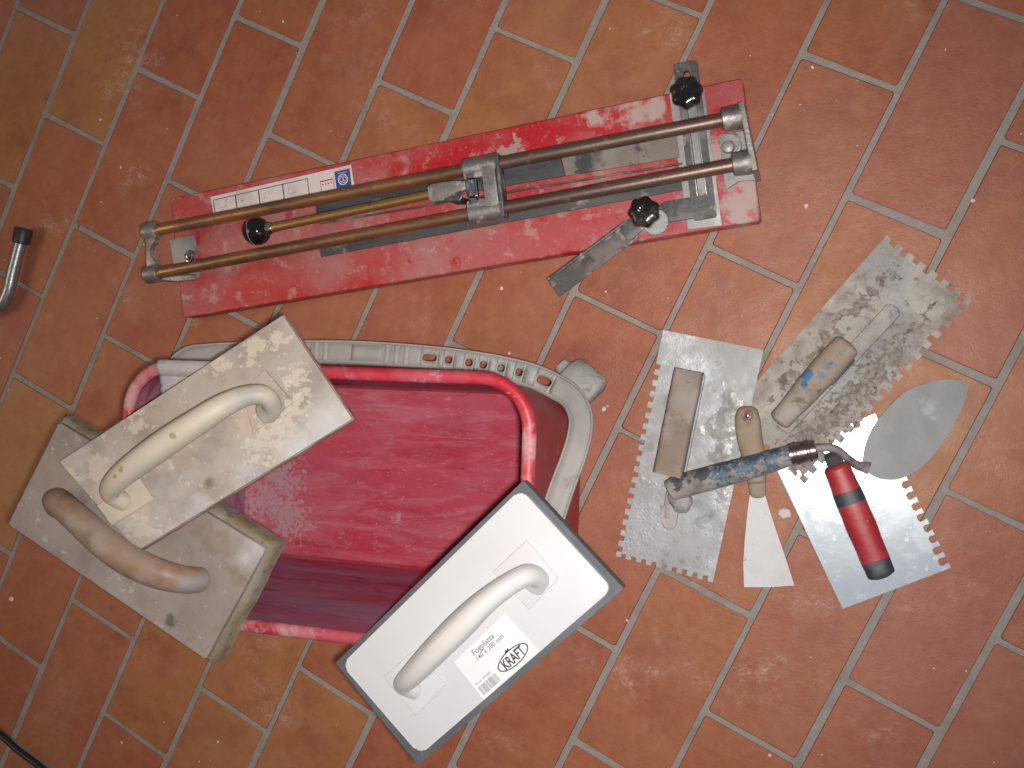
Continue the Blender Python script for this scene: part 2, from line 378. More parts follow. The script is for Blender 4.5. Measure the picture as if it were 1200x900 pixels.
mRIM = M('bucket_rim_plastic', (0.47, 0.018, 0.040), 0.42, layers=[
          dict(col=(0.50, 0.16, 0.20), s=8, lo=.42, hi=.62, a=.7, r=.5), dict(col=(0.40, 0.36, 0.40), blobs=B((212, 416, .25, .022), (235, 414, .25, .02)), s=60, rag=2, a=.9, r=.85),
          dict(col=(0.58, 0.36, 0.36), s=17, lo=.52, hi=.64, a=.75, r=.7, rg=.65), dict(col=(0.34, 0.30, 0.33), s=34, lo=.63, hi=.67, a=.8, r=.8)], bump=[(80, .0006)])
mBAIL = M('grey_bail_plastic', (0.34, 0.33, 0.31), 0.6, layers=[
          dict(col=(0.45, 0.425, 0.40), s=12, lo=.42, hi=.65, a=.7), dict(col=(0.20, 0.20, 0.195), s=40, lo=.60, hi=.70, a=.6), dict(col=(.10, .10, .11), s=34, lo=.70, hi=.73, a=.8)], bump=[(120, .0005)])
mMORT = M('grey_mortar', (0.36, 0.345, 0.33), 0.92, layers=[dict(col=(0.47, 0.44, 0.41), s=30, lo=.45, hi=.66), dict(col=(0.17, 0.17, 0.18), s=50, lo=.58, hi=.68, a=.7)], bump=[(110, .0022), (400, .0006)])
mMORTP = M('pale_mortar', (0.46, 0.43, 0.42), 0.9, layers=[dict(col=(0.38, 0.38, 0.42), s=20, lo=.45, hi=.6), dict(col=(0.62, 0.52, 0.47), s=60, lo=.55, hi=.66, a=.6)], bump=[(130, .0012)])

mOLD1 = M('stained_float_plate', (0.42, 0.355, 0.305), 0.68, layers=[
          dict(col=(0.47, 0.43, 0.41), s=7, lo=.44, hi=.62, a=.8),
          dict(col=(0.28, 0.23, 0.19), blobs=B((340, 470, .28, .045), (300, 400, .28, .04), (190, 530, .3, .05), (250, 570, .3, .03), (370, 440, .28, .03)), s=25, rag=2.6, soft=1.0, a=.85),
          dict(col=(0.56, 0.43, 0.33), blobs=B((215, 520, .3, .05), (280, 500, .3, .05), (150, 590, .3, .04)), s=18, rag=2.4, soft=1.1, a=.55),
          dict(col=(0.54, 0.54, 0.56), blobs=B((385, 490, .28, .032), (350, 530, .28, .03), (300, 565, .29, .028), (240, 600, .3, .022)), s=20, rag=1.8, soft=.8, a=.75, r=.5),  # bluish white sheen painted along the lower edge
          dict(col=(0.24, 0.195, 0.16), s=15, lo=.52, hi=.68, a=.6),
          dict(col=(0.14, 0.12, 0.10), blobs=B((247, 566, .3, .007)), s=120, rag=2, soft=.8, a=.8),
          dict(col=(0.56, 0.48, 0.39), blobs=B((300, 410, .28, .012), (262, 425, .28, .012), (325, 400, .28, .010), (345, 440, .28, .012), (330, 500, .28, .020), (310, 525, .28, .014), (350, 475, .28, .012), (180, 615, .3, .014), (130, 545, .3, .012), (100, 560, .3, .012), (165, 495, .3, .010)), s=110, rag=7.0, soft=.25, a=.85), dict(col=(0.64, 0.56, 0.46), s=120, lo=.62, hi=.655, a=.6)], bump=[(120, .0005)])
mOLD1E = M('float_plate_edge', (0.36, 0.20, 0.16), 0.8, layers=[dict(col=(0.45, 0.36, 0.31), s=30, lo=.45, hi=.6)], bump=[(120, .0006)])
mCREAM = M('cream_plastic', (0.60, 0.50, 0.375), 0.42, layers=[dict(col=(0.52, 0.46, 0.38), s=14, lo=.42, hi=.62, a=.85, r=.6), dict(col=(0.34, 0.25, 0.16), blobs=B((210, 510, .35, .004), (160, 548, .34, .0035), (152, 556, .34, .003)), s=200, rag=2, a=.9), dict(col=(0.36, 0.33, 0.30), blobs=B((305, 465, .31, .02), (320, 478, .3, .022)), s=60, rag=2.2, soft=.8, a=.8), dict(col=(.62, .42, .26), blobs=B((128, 575, .33, .016), (150, 545, .34, .012)), s=40, rag=2, soft=1, a=.5), dict(col=(.44, .40, .34), s=60, lo=.62, hi=.7, a=.5)], bump=[(70, .0005), (260, .0002)])
mOLD2 = M('weathered_float_board', (0.34, 0.275, 0.24), 0.66, layers=[
          dict(col=(0.25, 0.205, 0.185), s=7, lo=.42, hi=.60, a=.9), dict(col=(0.38, 0.34, 0.325), s=10, lo=.48, hi=.66, a=.75),
          dict(col=(0.24, 0.17, 0.13), s=16, lo=.58, hi=.68, a=.7), dict(col=(0.38, 0.27, 0.20), blobs=B((215, 600, .29, .03), (180, 720, .29, .02)), s=25, rag=2.4, soft=1, a=.6),
          dict(col=(0.10, 0.095, 0.09), blobs=B((198, 728, .29, .0085), (150, 620, .29, .004)), s=90, rag=1.6, soft=.5, a=.85), dict(col=(0.62, 0.62, 0.66), blobs=B((285, 655, .29, .02), (300, 640, .29, .02)), s=40, rag=2, soft=1, a=.5),
          dict(col=(0.56, 0.52, 0.49), s=80, lo=.62, hi=.68, a=.6), dict(col=(0.16, .13, .12), s=120, lo=.66, hi=.71, a=.6)], bump=[(90, .0006), (260, .0003)])
mSPONGE = M('mortar_soaked_sponge', (0.25, 0.18, 0.11), 0.95, layers=[dict(col=(0.29, 0.255, 0.215), s=24, lo=.45, hi=.6), dict(col=(0.36, 0.28, 0.15), s=14, lo=.5, hi=.66, a=.6), dict(col=(0.14, 0.10, 0.06), s=90, lo=.58, hi=.66, a=.7)], bump=[(120, .0014)])
mWOODH = M('brown_wood_handle', (0.30, 0.175, 0.11), 0.45, layers=[dict(col=(0.36, 0.27, 0.215), s=13, lo=.42, hi=.62, a=.85, r=.6), dict(col=(0.36, 0.34, 0.34), blobs=B((240, 680, .3, .012), (238, 690, .29, .012)), s=60, rag=2, soft=.9, a=.8, r=.8), dict(col=(0.40, 0.35, 0.32), blobs=B((125, 650, .34, .020), (100, 612, .33, .012), (170, 680, .34, .012)), s=50, rag=3.4, soft=.9, a=.55, r=.65), dict(col=(0.15, .095, .065), blobs=B((112, 625, .34, .012), (80, 585, .33, .01), (190, 672, .34, .01)), s=60, rag=3.4, soft=.8, a=.5), dict(col=(0.36, 0.34, 0.33), s=34, lo=.58, hi=.70, a=.5, r=.65)], bump=[(90, .0005)])
mWHITE = M('white_plastic', (0.64, 0.64, 0.655), 0.34, spec=.45, layers=[dict(col=(0.59, 0.585, 0.60), s=12, lo=.5, hi=.75, a=.6)], bump=[(500, .00006)])
mWHITEH = M('white_handle_plastic', (0.64, 0.615, 0.60), 0.30, layers=[dict(col=(0.56, 0.52, 0.50), s=70, lo=.66, hi=.72, a=.4)], sss=.0)
mPAPER = M('paper_label', (0.78, 0.78, 0.79), 0.6)
mFOAM = M('grey_rubber_foam', (0.105, 0.115, 0.130), 0.8, layers=[dict(col=(0.18, 0.19, 0.21), s=20, lo=.45, hi=.7, a=.6), dict(col=(0.45, 0.45, 0.45), s=150, lo=.70, hi=.73, a=.6)], bump=[(500, .0005)])
mGALV = M('galvanised_blade', (0.42, 0.435, 0.445), 0.50, 0.50, layers=[
          dict(col=(0.40, 0.40, 0.395), s=16, lo=.42, hi=.62, a=.85, r=.75, m=.15), dict(col=(0.50, 0.50, 0.49), s=40, lo=.52, hi=.66, a=.7, r=.85, m=.05),
          dict(col=(0.19, 0.18, 0.17), s=13, lo=.605, hi=.70, a=.75, r=.8, m=.1), dict(col=(0.27, 0.25, 0.235), s=80, lo=.60, hi=.70, a=.6)], bump=[(70, .0010), (260, .0004)])
mBROWNC = M('brown_crumbly_mortar', (0.25, 0.21, 0.185), 0.95, layers=[dict(col=(0.38, 0.34, 0.30), s=150, lo=.50, hi=.60, a=.9), dict(col=(0.13, 0.10, 0.09), s=90, lo=.56, hi=.64, a=.8), dict(col=(0.50, 0.45, 0.39), s=260, lo=.62, hi=.68, a=.8)], bump=[(300, .0016)])
mCRUSTB = M('crusted_blade', (0.44, 0.41, 0.375), 0.85, 0.05, layers=[
          dict(col=(0.27, 0.23, 0.20), s=13, lo=.46, hi=.62, a=.8), dict(col=(0.56, 0.52, 0.465), s=17, lo=.50, hi=.66, a=.8),
          dict(col=(0.34, 0.35, 0.37), s=9, lo=.55, hi=.7, a=.7), dict(col=(0.235, 0.19, 0.165), blobs=B((975, 490, 0, .022), (1000, 465, 0, .02), (1025, 447, 0, .018), (1050, 422, 0, .016), (950, 510, 0, .02), (930, 405, 0, .016), (955, 378, 0, .018), (990, 345, 0, .018), (1012, 325, 0, .014), (915, 425, 0, .014)), s=55, rag=3.0, soft=1.3, a=.75), dict(col=(0.12, 0.10, 0.09), s=75, lo=.60, hi=.68, a=.6), dict(col=(.30, .22, .17), s=26, lo=.6, hi=.7, a=.5)], bump=[(60, .003), (240, .0012)])
mSTEEL = M('bright_stainless', (0.54, 0.60, 0.65), 0.23, 0.35, layers=[
          dict(col=(0.48, 0.53, 0.575), s=14, lo=.40, hi=.64, a=.8, r=.30), dict(col=(0.44, 0.455, 0.475), s=26, lo=.54, hi=.68, a=.6, r=.45, m=.15),
          dict(col=(0.38, .36, .35), s=60, lo=.64, hi=.70, a=.4, r=.6, m=.1), dict(col=(0.60, .62, .63), s=90, lo=.64, hi=.69, a=.5, r=.6, m=.1)], bump=[(30, .00018)])
mLEAF = M('cement_filmed_blade', (0.24, 0.24, 0.24), 0.62, 0.2, layers=[
          dict(col=(0.32, 0.325, 0.325), s=10, lo=.42, hi=.64, a=.85, st=(1, 1, 1), w=.8), dict(col=(0.45, 0.46, 0.46), blobs=B((1090, 478, .02, .012), (1095, 490, .02, .006)), s=90, rag=3, soft=1, a=.6), dict(col=(0.22, 0.22, 0.225), s=20, lo=.52, hi=.7, a=.6), dict(col=(0.46, 0.47, 0.48), s=16, lo=.66, hi=.70, a=.4)], bump=[(60, .0005)])
mWOODD = M('dusty_wood_handle', (0.26, 0.195, 0.145), 0.7, layers=[dict(col=(0.20, 0.16, 0.125), blobs=B((815, 440, .04, .014), (800, 500, .04, .012), (790, 545, .04, .008)), s=60, rag=3, soft=1, a=.7), dict(col=(0.37, 0.335, 0.305), s=16, lo=.42, hi=.6, a=.85), dict(col=(0.30, 0.28, 0.26), s=26, lo=.55, hi=.68, a=.7),
          dict(col=(0.16, 0.11, 0.075), s=120, lo=.60, hi=.68, a=.7, st=(1, 1, 1))], bump=[(130, .0007)])
mPAINTW = M('blue_painted_wood', (0.27, 0.225, 0.185), 0.7, layers=[dict(col=(0.36, 0.33, 0.305), s=16, lo=.42, hi=.6, a=.9), dict(col=(0.17, 0.15, 0.14), s=34, lo=.55, hi=.66, a=.75),
          dict(col=(0.075, 0.145, 0.205), blobs=B((900, 532, .055, .016), (875, 540, .055, .018), (848, 552, .05, .014), (925, 530, .055, .006)), s=190, rag=6.0, soft=.25, a=.92, r=.5),
          dict(col=(0.045, 0.055, 0.085), blobs=B((880, 528, .055, .014), (850, 538, .055, .014), (820, 552, .05, .012), (795, 560, .045, .012), (905, 524, .055, .008)), s=120, rag=4.6, soft=.3, a=.85), dict(col=(0.06, 0.05, 0.05), s=90, lo=.60, hi=.66, a=.7)], bump=[(120, .0014)])
mPAINTW2 = M('wood_with_blue_traces', (0.30, 0.235, 0.175), 0.68, layers=[dict(col=(0.37, 0.335, 0.30), s=16, lo=.44, hi=.62, a=.8), dict(col=(0.21, 0.165, 0.125), s=30, lo=.52, hi=.64, a=.8),
          dict(col=(0.045, 0.17, 0.34), blobs=B((947, 441, .035, .0075), (943, 450, .035, .005)), s=90, rag=2.2, soft=.3, a=.95), dict(col=(0.10, 0.20, 0.27), blobs=B((968, 428, .035, .008), (962, 440, .035, .006)), s=120, rag=3.6, soft=.5, a=.7),
          dict(col=(0.07, 0.05, 0.045), s=90, lo=.60, hi=.66, a=.7)], bump=[(120, .0010)])
mPUTTYH = M('pale_wood_handle', (0.33, 0.24, 0.175), 0.6, layers=[dict(col=(0.20, 0.12, 0.085), blobs=B((877, 497, .03, .006), (876, 488, .03, .007)), s=80, rag=1.6, soft=1, a=.7), dict(col=(0.42, 0.36, 0.31), s=18, lo=.45, hi=.62, a=.8), dict(col=(0.34, 0.22, 0.15), s=40, lo=.56, hi=.68, a=.6)], bump=[(140, .0005)])
mSTAIN = M('rust_stain', (0.17, 0.07, 0.045), 0.7, layers=[dict(col=(0.38, 0.24, 0.18), s=90, lo=.45, hi=.6)])
mPUTTYB = M('plastered_blade', (0.70, 0.68, 0.68), 0.7, 0.0, layers=[dict(col=(0.58, 0.56, 0.56), s=18, lo=.5, hi=.68, a=.7), dict(col=(0.36, 0.30, 0.26), s=130, lo=.66, hi=.70, a=.7)], bump=[(120, .0007)])
mREDH = M('red_rubber_grip', (0.36, 0.020, 0.025), 0.42, layers=[dict(col=(0.46, 0.07, 0.08), s=20, lo=.45, hi=.66, a=.7), dict(col=(0.6, 0.3, 0.3), s=130, lo=.68, hi=.72, a=.6)], bump=[(120, .0003)])
mBLKH = M('black_rubber_grip', (0.040, 0.045, 0.052), 0.5, layers=[dict(col=(0.11, 0.12, 0.13), s=40, lo=.5, hi=.66, a=.6)])
mFERR = M('worn_ferrule', (0.36, 0.27, 0.25), 0.26, 0.95, layers=[dict(col=(0.10, 0.06, 0.055), s=60, lo=.48, hi=.62, a=.8, r=.5)])
mSHANK = M('dusty_shank', (0.24, 0.19, 0.17), 0.5, 0.5, layers=[dict(col=(0.30, 0.29, 0.28), s=60, lo=.42, hi=.6, a=.8, r=.8, m=0), dict(col=(0.10, .07, .065), s=90, lo=.55, hi=.66, a=.7)], bump=[(200, .0004)])
mPIPE = M('galvanised_pipe', (0.36, 0.41, 0.41), 0.34, 0.85, layers=[dict(col=(0.22, 0.22, 0.24), s=60, lo=.55, hi=.66, a=.7, r=.55)], bump=[(150, .0003)])
mRUBB = M('black_rubber', (0.030, 0.030, 0.034), 0.45, layers=[dict(col=(0.12, 0.12, 0.12), s=60, lo=.6, hi=.7, a=.5)])
mCABLE = M('black_cable', (0.016, 0.018, 0.018), 0.42)
mCRUMB = M('mortar_crumb', (0.66, 0.60, 0.53), 0.9)

# ------------------------------------------------------------------ floor: grout bed with every tile its own piece
TW = 0.12
ang = -0.459644310182001; ca, sa = math.cos(ang), math.sin(ang)
P0 = (8.83382852, -8.57135816)
def TG(X, Y):
    x, y = (X - P0[0]) * TW, (Y - P0[1]) * TW
    return ca * x - sa * y, sa * x + ca * y
gb = bmesh.new()
v = [gb.verts.new((x, y, -0.0007)) for x, y in ((-6, -6), (6, -6), (6, 6), (-6, 6))]; gb.faces.new(v)
floor = obj('floor', gb, mGROUT, smooth=0); floor['kind'] = 'structure'
lineoff = {1: (.02, 0), 2: (.017, .004), 3: (0, .0017), 4: (-.012, 0), 5: (-.017, -.0027), 6: (-.008, .0002), 7: (-.011, -.0012), 8: (-.008, 0), 9: (.007, -.002), 10: (.028, -.0008), 11: (.016, -.0029), 12: (.011, -.0069), 13: (-.011, -.010), 14: (-.044, -.004)}
coloff = {1: 7.2529, 2: 6.2666, 3: 5.2871, 4: 4.2832, 5: 3.3041, 6: 2.2787, 7: 1.3075, 8: .4416, 9: -.6055, 10: -1.5729, 11: -2.542, 12: -3.5098, 13: -4.4593, 14: -5.4714}
def lx(k, Y):
    a, b = lineoff.get(k, (0, 0)); return k + a + b * (Y + 8)
def cy(c, n):
    o = coloff[c] if c in coloff else 7.24 - 0.985 * (c - 1)
    return -(n * 2.0097 + o)
yellow = [(110, 10, .9), (60, 180, .6), (100, 560, .7), (20, 500, 1), (230, 870, .8), (30, 80, .9), (120, 70, .8), (30, 520, .8), (185, 790, .8), (50, 660, .3), (330, 840, .9), (300, 740, .7), (600, 100, .6), (1000, 850, .9), (1110, 520, .8), (845, 330, .6), (480, 180, .5), (735, 60, .6), (980, 320, .4), (300, 190, .5), (880, 560, .4), (1000, 40, .4)]
pink = [(1130, 130, .9), (1040, 180, .4), (890, 210, .5), (1080, 780, .5), (1050, 690, .7), (700, 330, .5), (780, 430, .5), (900, 770, .4), (1180, 330, .5), (1180, 560, .5), (1170, 850, .6), (620, 370, .4), (1180, 60, .5)]  # pinker tiles; the pink also paints pale haze over the right side
yw = [(at(a, b).to_2d(), c) for a, b, c in yellow]; pw = [(at(a, b).to_2d(), c) for a, b, c in pink]
def unit_tile(seed):
    r = random.Random(seed); bm = bmesh.new()
    # 1x1 footprint is scaled by the tile's size, so the corner radii are given per axis
    def ring(ins, z):
        out = []
        hx, hy = 0.5 - ins / 0.109, 0.5 - ins / 0.230; rx, ry = 0.0030 / 0.109, 0.0030 / 0.230
        for sx, sy, a in ((1, 1, 0), (-1, 1, 90), (-1, -1, 180), (1, -1, 270)):
            for i in range(3):
                t = math.radians(a + 45 * i); out.append(bm.verts.new((sx * (hx - rx) + rx * math.cos(t), sy * (hy - ry) + ry * math.sin(t), z)))
        return out
    jc = [((r.random() - .5) * .020, (r.random() - .5) * .009) for _ in range(4)]
    jit = [(jc[k // 3][0] + (r.random() - .5) * .004, jc[k // 3][1] + (r.random() - .5) * .002) for k in range(12)]
    a, b, c = ring(0, -0.006), ring(0, -0.0006), ring(0.0010, 0)
    for q in (a, b, c):
        for vv, (jx, jy) in zip(q, jit): vv.co.x += jx; vv.co.y += jy
    bm.faces.new(c)
    for p, q in ((a, b), (b, c)):
        for k in range(12): bm.faces.new((p[k], p[(k+1) % 12], q[(k+1) % 12], q[k]))
    me = bpy.data.meshes.new('tile'); bm.to_mesh(me); bm.free()
    for p in me.polygons: p.use_smooth = len(p.vertices) == 4
    me.materials.append(mTILE); return me
tmesh = [unit_tile(i) for i in range(6)]
slots = []
for c in range(-14, 34):
    for n in range(-20, 26):
        y1, y0 = cy(c, n), cy(c, n + 1); ym = (y0 + y1) / 2
        x0, x1 = lx(c, ym), lx(c + 1, ym)
        wx, wy = TG((x0 + x1) / 2, ym)
        if abs(wx) < 2.2 and abs(wy) < 2.0: slots.append((math.hypot((wx + .1) * .8, wy), c, x0, x1, y0, y1, wx, wy))
slots.sort(key=lambda s: s[0])
far = bmesh.new()
for i, (d, c, x0, x1, y0, y1, wx, wy) in enumerate(slots):
    slope = lineoff.get(c, (0, 0))[1]
    gx = 0.0080 + random.uniform(-.0012, .0012); gy = 0.0072 + random.uniform(-.0014, .0014)
    sx = (x1 - x0) * TW - gx; sy = (y1 - y0) * TW - gy
    rz = ang - slope + random.uniform(-.003, .003)
    M4 = Matrix.Translation((wx, wy, random.uniform(-.0003, .0003))) @ Matrix.Rotation(rz, 4, 'Z') @ Matrix.Diagonal((sx, sy, 1, 1))
    if i < 240:
        o = bpy.data.objects.new('tile', random.choice(tmesh)); C.objects.link(o); o.parent = floor
        o.matrix_local = M4
        p = Vector((wx, wy))
        yv = max([cc for q, cc in yw if (q - p).length < .075] + [random.random() ** 2 * .45]); pv = max([cc for q, cc in pw if (q - p).length < .075] + [max(0, random.random() - .7)])
        if yv > .5: pv *= .2
        o.color = (yv, pv, random.random(), 1)
    else:
        hx, hy = .5, .5
        vs = [M4 @ Vector(q) for q in ((-hx, -hy, 0), (hx, -hy, 0), (hx, hy, 0), (-hx, hy, 0))]
        lo = [q - Vector((0, 0, .006)) for q in vs]; a = [far.verts.new(q) for q in vs]; b = [far.verts.new(q) for q in lo]
        far.faces.new(a)
        for k in range(4): far.faces.new((b[k], b[(k+1) % 4], a[(k+1) % 4], a[k]))
fo = obj('outer_tiles', far, mTILE, floor, smooth=0, kind='stuff'); fo.color = (.2, .2, .5, 1)

# ------------------------------------------------------------------ tile cutter
zb = 0.030
cut = thing('tile_cutter', 'long red manual tile cutter with two bronze rods and a black ball handle', 'tile cutter', at(540, 235, 0))
fb, bL, bW = rect(at(200, 232, zb), at(869, 92, zb), at(892, 258, zb), at(213, 373, zb))
fb.ez = Vector((0, 0, 1)); fb.ey = fb.ez.cross(fb.ex)
bm = bmesh.new()
# pressed steel tray: top sheet with turned-down sides, hollow below
for k, (L_, W_, z0, z1) in enumerate(((bL, bW, -0.024, 0.0),)):
    out = rrect(L_, W_, .004, 3); inn = rrect(L_ - .003, W_ - .003, .003, 3)
    prism(bm, fb, out, z0, z1, .0028, 3, drop=True)
obj('base_plate', rough_up(bm, .0002, 40), mRED, cut)
for sx in (-1, 1):
    for sy in (-1, 1): obj('rubber_foot', pr(fb, rrect(.03, .02, .004, 2, sx * (bL/2 - .03), sy * (bW/2 - .022)), -.0296, -.0245), mRUBB, cut)
def loc(px, py, z=zb): return fb.inv(at(px, py, z))[:2]
def poly(pxs, z=zb, fr=None):
    fr = fr or fb
    return [fr.inv(at(a, b, z))[:2] for a, b in pxs]
def ccw(p):
    a = sum(p[i][0] * p[(i+1) % len(p)][1] - p[(i+1) % len(p)][0] * p[i][1] for i in range(len(p)))
    return p if a > 0 else p[::-1]
zp = zb + .004
obj('rubber_pad', pr(fb, ccw(poly([(369, 235), (655, 177), (662, 206), (371, 256)], zp)), .0004, .004, .0008), mPAD, cut, 'dark grey rubber pad along the upper rod')
obj('rubber_pad', pr(fb, ccw(poly([(656, 177), (792, 151), (796, 184), (663, 206)], zp)), .0004, .0038, .0006), mPADD, cut, 'dusty right stretch of the upper rubber pad')
obj('rubber_pad', pr(fb, ccw(poly([(372, 281), (797, 207), (800, 222), (376, 301)], zp)), .0004, .004, .0008), mPAD, cut, 'dark grey rubber pad along the lower rod')
# breaker ridge between the pads
a, b = fb.P(*loc(375, 262), .0016), fb.P(*loc(800, 192), .0016)
obj('breaker_ridge', sweep(bmesh.new(), [a, b], [(.0015, .0016)] * 2, 6), mDARKST, cut)

# sticker with printed boxes
zs = zb
st_pts = ccw(poly([(247, 231), (411.5, 193), (416, 222), (252, 259)]))
sticker = obj('sticker', pr(fb, st_pts, .0002, .0005), mSTICK, cut, 'white instruction sticker with blue boxes', smooth=0)
o0 = Vector(loc(247, 231)).to_2d(); o1 = Vector(loc(411.5, 193)).to_2d(); sl = (o1 - o0).length; sfr = Fr(fb.P(o0.x, o0.y, .0005), fb.ex * (o1 - o0).x + fb.ey * (o1 - o0).y)
def sbox(name, x0, x1, y0, y1, t, mat, z=0.00025, par=sticker):
    bm = bmesh.new(); ring_prism(bm, sfr, [(x0, y0), (x1, y0), (x1, y1), (x0, y1)], [(x0+t, y0+t), (x1-t, y0+t), (x1-t, y1-t), (x0+t, y1-t)], 0.00005, z); return obj(name, bm, mat, par, smooth=0)
def sfill(bm, x0, x1, y0, y1, z=.00025): prism(bm, sfr, [(x0, y0), (x1, y0), (x1, y1), (x0, y1)], 0.00005, z)
bx = [.003, .033, .064, .096, .1285]; bx = [b_ * sl / .185 for b_ in bx]
for i in range(4):
    sbox('printed_frame', bx[i], bx[i+1] + .0008, -.030, -.0045, .0011, mBLUE)
    bm = bmesh.new(); x0 = bx[i]; wbx = bx[i+1] - bx[i]
    R_ = random.Random(i)
    def ln(xa, ya, xb, yb, t=.0005):
        p, q = Vector((xa, ya)), Vector((xb, yb)); d = (q - p).normalized(); nn = Vector((-d.y, d.x)) * t
        prism(bm, sfr, [tuple(p - nn), tuple(q - nn), tuple(q + nn), tuple(p + nn)], .00005, .00020)
    if i == 0: ln(x0+.018, -.012, x0+.022, -.007, .0010); ln(x0+.007, -.024, x0+.02, -.015); ln(x0+.006, -.018, x0+.016, -.016)
    if i == 1: ln(x0+.006, -.015, x0+.026, -.011); ln(x0+.008, -.012, x0+.012, -.022); ln(x0+.015, -.016, x0+.024, -.014, .001)
    if i == 2: ln(x0+.005, -.024, x0+.011, -.010); ln(x0+.011, -.010, x0+.027, -.010); ln(x0+.016, -.006, x0+.016, -.014, .0006)
    if i == 3: ln(x0+.005, -.020, x0+.011, -.009); ln(x0+.011, -.009, x0+.018, -.019); ln(x0+.005, -.020, x0+.018, -.019)
    for q in range(5): ln(x0+.005+q*.0045, -.026, x0+.008+q*.0045, -.026, .0006)
    obj('pictogram', bm, mGREYI, sticker, smooth=0)
sbox('printed_frame', .144*sl/.185, .161*sl/.185, -.032, -.013, .0007, mREDI)
bm = bmesh.new()
for q in range(4): lathe(bm, sfr.P((.1472 + q * .0036) * sl/.185, -.0175, 0.00005), sfr.ez, [(0, .0011), (.0002, .0011)], 8)
sfill(bm, .144*sl/.185, .161*sl/.185, -.0135, -.0122)
obj('red_dots', bm, mREDI, sticker, smooth=0)
bm = bmesh.new(); sfill(bm, .1635*sl/.185, .1825*sl/.185, -.033, -.0045)
emb = obj('blue_emblem', bm, mBLUE, sticker, smooth=0)
bm = bmesh.new(); ec = (.173*sl/.185, -.0165)
def circ(r, n=24, ox=0, oy=0): return [(ec[0] + ox + r * math.cos(2*math.pi*k/n), ec[1] + oy + r * math.sin(2*math.pi*k/n)) for k in range(n)]
ring_prism(bm, sfr, circ(.0072), circ(.0060), .0002, .0004)
ring_prism(bm, sfr, circ(.0030, ox=-.0022), circ(.0022, ox=-.0022), .0002, .00041)
ring_prism(bm, sfr, circ(.0030, ox=.0024), circ(.0022, ox=.0024), .0002, .00042)
for q in (-1, 1): prism(bm, sfr, [(ec[0]-.005, ec[1]+q*.0042-.0003), (ec[0]+.005, ec[1]+q*.0042-.0003), (ec[0]+.005, ec[1]+q*.0042+.0004), (ec[0]-.005, ec[1]+q*.0042+.0004)], .0002, .00043)
prism(bm, sfr, [(ec[0]-.007, ec[1]+.0085), (ec[0]+.007, ec[1]+.0085), (ec[0]+.007, ec[1]+.0092), (ec[0]-.007, ec[1]+.0092)], .0002, .0004)
obj('emblem_lines', bm, mSTICK, sticker, smooth=0)

# rods
zr = 0.076
rodR = 0.0078
u0, u1 = at(178, 271, zr), at(860, 138, zr); l0, l1 = at(180, 321, zr), at(872, 191, zr)
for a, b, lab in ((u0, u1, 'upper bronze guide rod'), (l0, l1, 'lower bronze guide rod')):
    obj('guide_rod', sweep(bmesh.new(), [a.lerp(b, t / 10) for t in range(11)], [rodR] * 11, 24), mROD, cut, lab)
rd = (u1 - u0).normalized(); rn = (l0 - u0).normalized()
yoke_fr = lambda p, q: Fr(p, q - p)
# left yoke: two collars, a web with a half-moon cut-out, foot plate and screw
bm = bmesh.new()
for p in (u0, l0): lathe(bm, p - rd * .011, rd, [(0, .009), (.0015, .0118), (.018, .0125), (.021, .0112), (.0215, .008)], 28)
fr = Fr(u0 - rd * .001, l0 - u0); dl = (l0 - u0).length
s = 1 if fr.ey.dot(rd) > 0 else -1
web = [(.010, -.006*s), (.010, .009*s)]
for k in range(9):
    t = math.pi * k / 8; web.append((dl/2 - math.cos(t) * (dl/2 - .016), (.008 - math.sin(t) * .0085)*s))
web += [(dl - .010, .009*s), (dl - .010, -.006*s), (dl/2, -.0045*s)]
prism(bm, fr, ccw(web), -.006, .006, .001)
obj('left_yoke', rough_up(bm, .0003, 90), mCAST, cut)
flp = ccw(poly([(198, 281), (227, 275), (230, 289), (226, 297), (228, 306), (234, 324), (206, 331)], zb + .004))
obj('foot_plate', pr(fb, flp, .0002, .0035, .0008), mZINC, cut)
# curved bracket arm from the lower collar down to the base
a0 = l0 + Vector((.004, -.003, -.006)); b0 = fb.P(*loc(232, 326), .006)
bm = bmesh.new()
sweep(bm, [a0, a0.lerp(b0, .4) + Vector((0, -.002, -.002)), a0.lerp(b0, .8), b0], [(.006, .008), (.005, .007), (.005, .006), (.004, .004)], 12, sq=3)
obj('bracket_arm', bm, mCAST, cut)
sc = at(219, 300, zb + .014)
bm = bmesh.new(); lathe(bm, fb.P(*fb.inv(sc)[:2], .0036), (0, 0, 1), [(0, .009), (.002, .009), (.0025, .0065), (.008, .006), (.011, .0035), (.0115, .001)], 20)
obj('screw', bm, mCHROME, cut)
# right yoke
for p in (u1, l1):
    obj('rod_collar', lathe(bmesh.new(), p - rd * .012, rd, [(0, .0115), (.001, .013), (.018, .0138), (.022, .0125), (.0225, .009)], 28), mCAST, cut)
bm = bmesh.new()
p1 = u1 + rd * .011; p2 = l1 + rd * .010
pts = []
fr = Fr((p1 + p2) / 2, p2 - p1, rd); d2 = (p2 - p1).length / 2
zc = fr.ey; sg = 1 if zc.z > 0 else -1
prism(bm, fr, ccw([(-d2 - .012, .012*sg), (d2 + .012, .012*sg), (d2 + .014, -(zr - zb)*sg*.98), (-d2 - .014, -(zr - zb)*sg*.98)]), -.003, .003, .001)
obj('end_bracket', bm, mCAST, cut)
plate = ccw(poly([(842, 158), (877, 152), (886, 212), (866, 211), (852, 222), (849, 214)], zb + .004))
obj('foot_plate', pr(fb, plate, .0002, .004, .0008), mZINC, cut)
hm = []
hc = loc(857, 172)
for k in range(9):
    t = math.radians(-100 + 200 * k / 8); hm.append((hc[0] + .012 * math.cos(t), hc[1] + .016 * math.sin(t)))
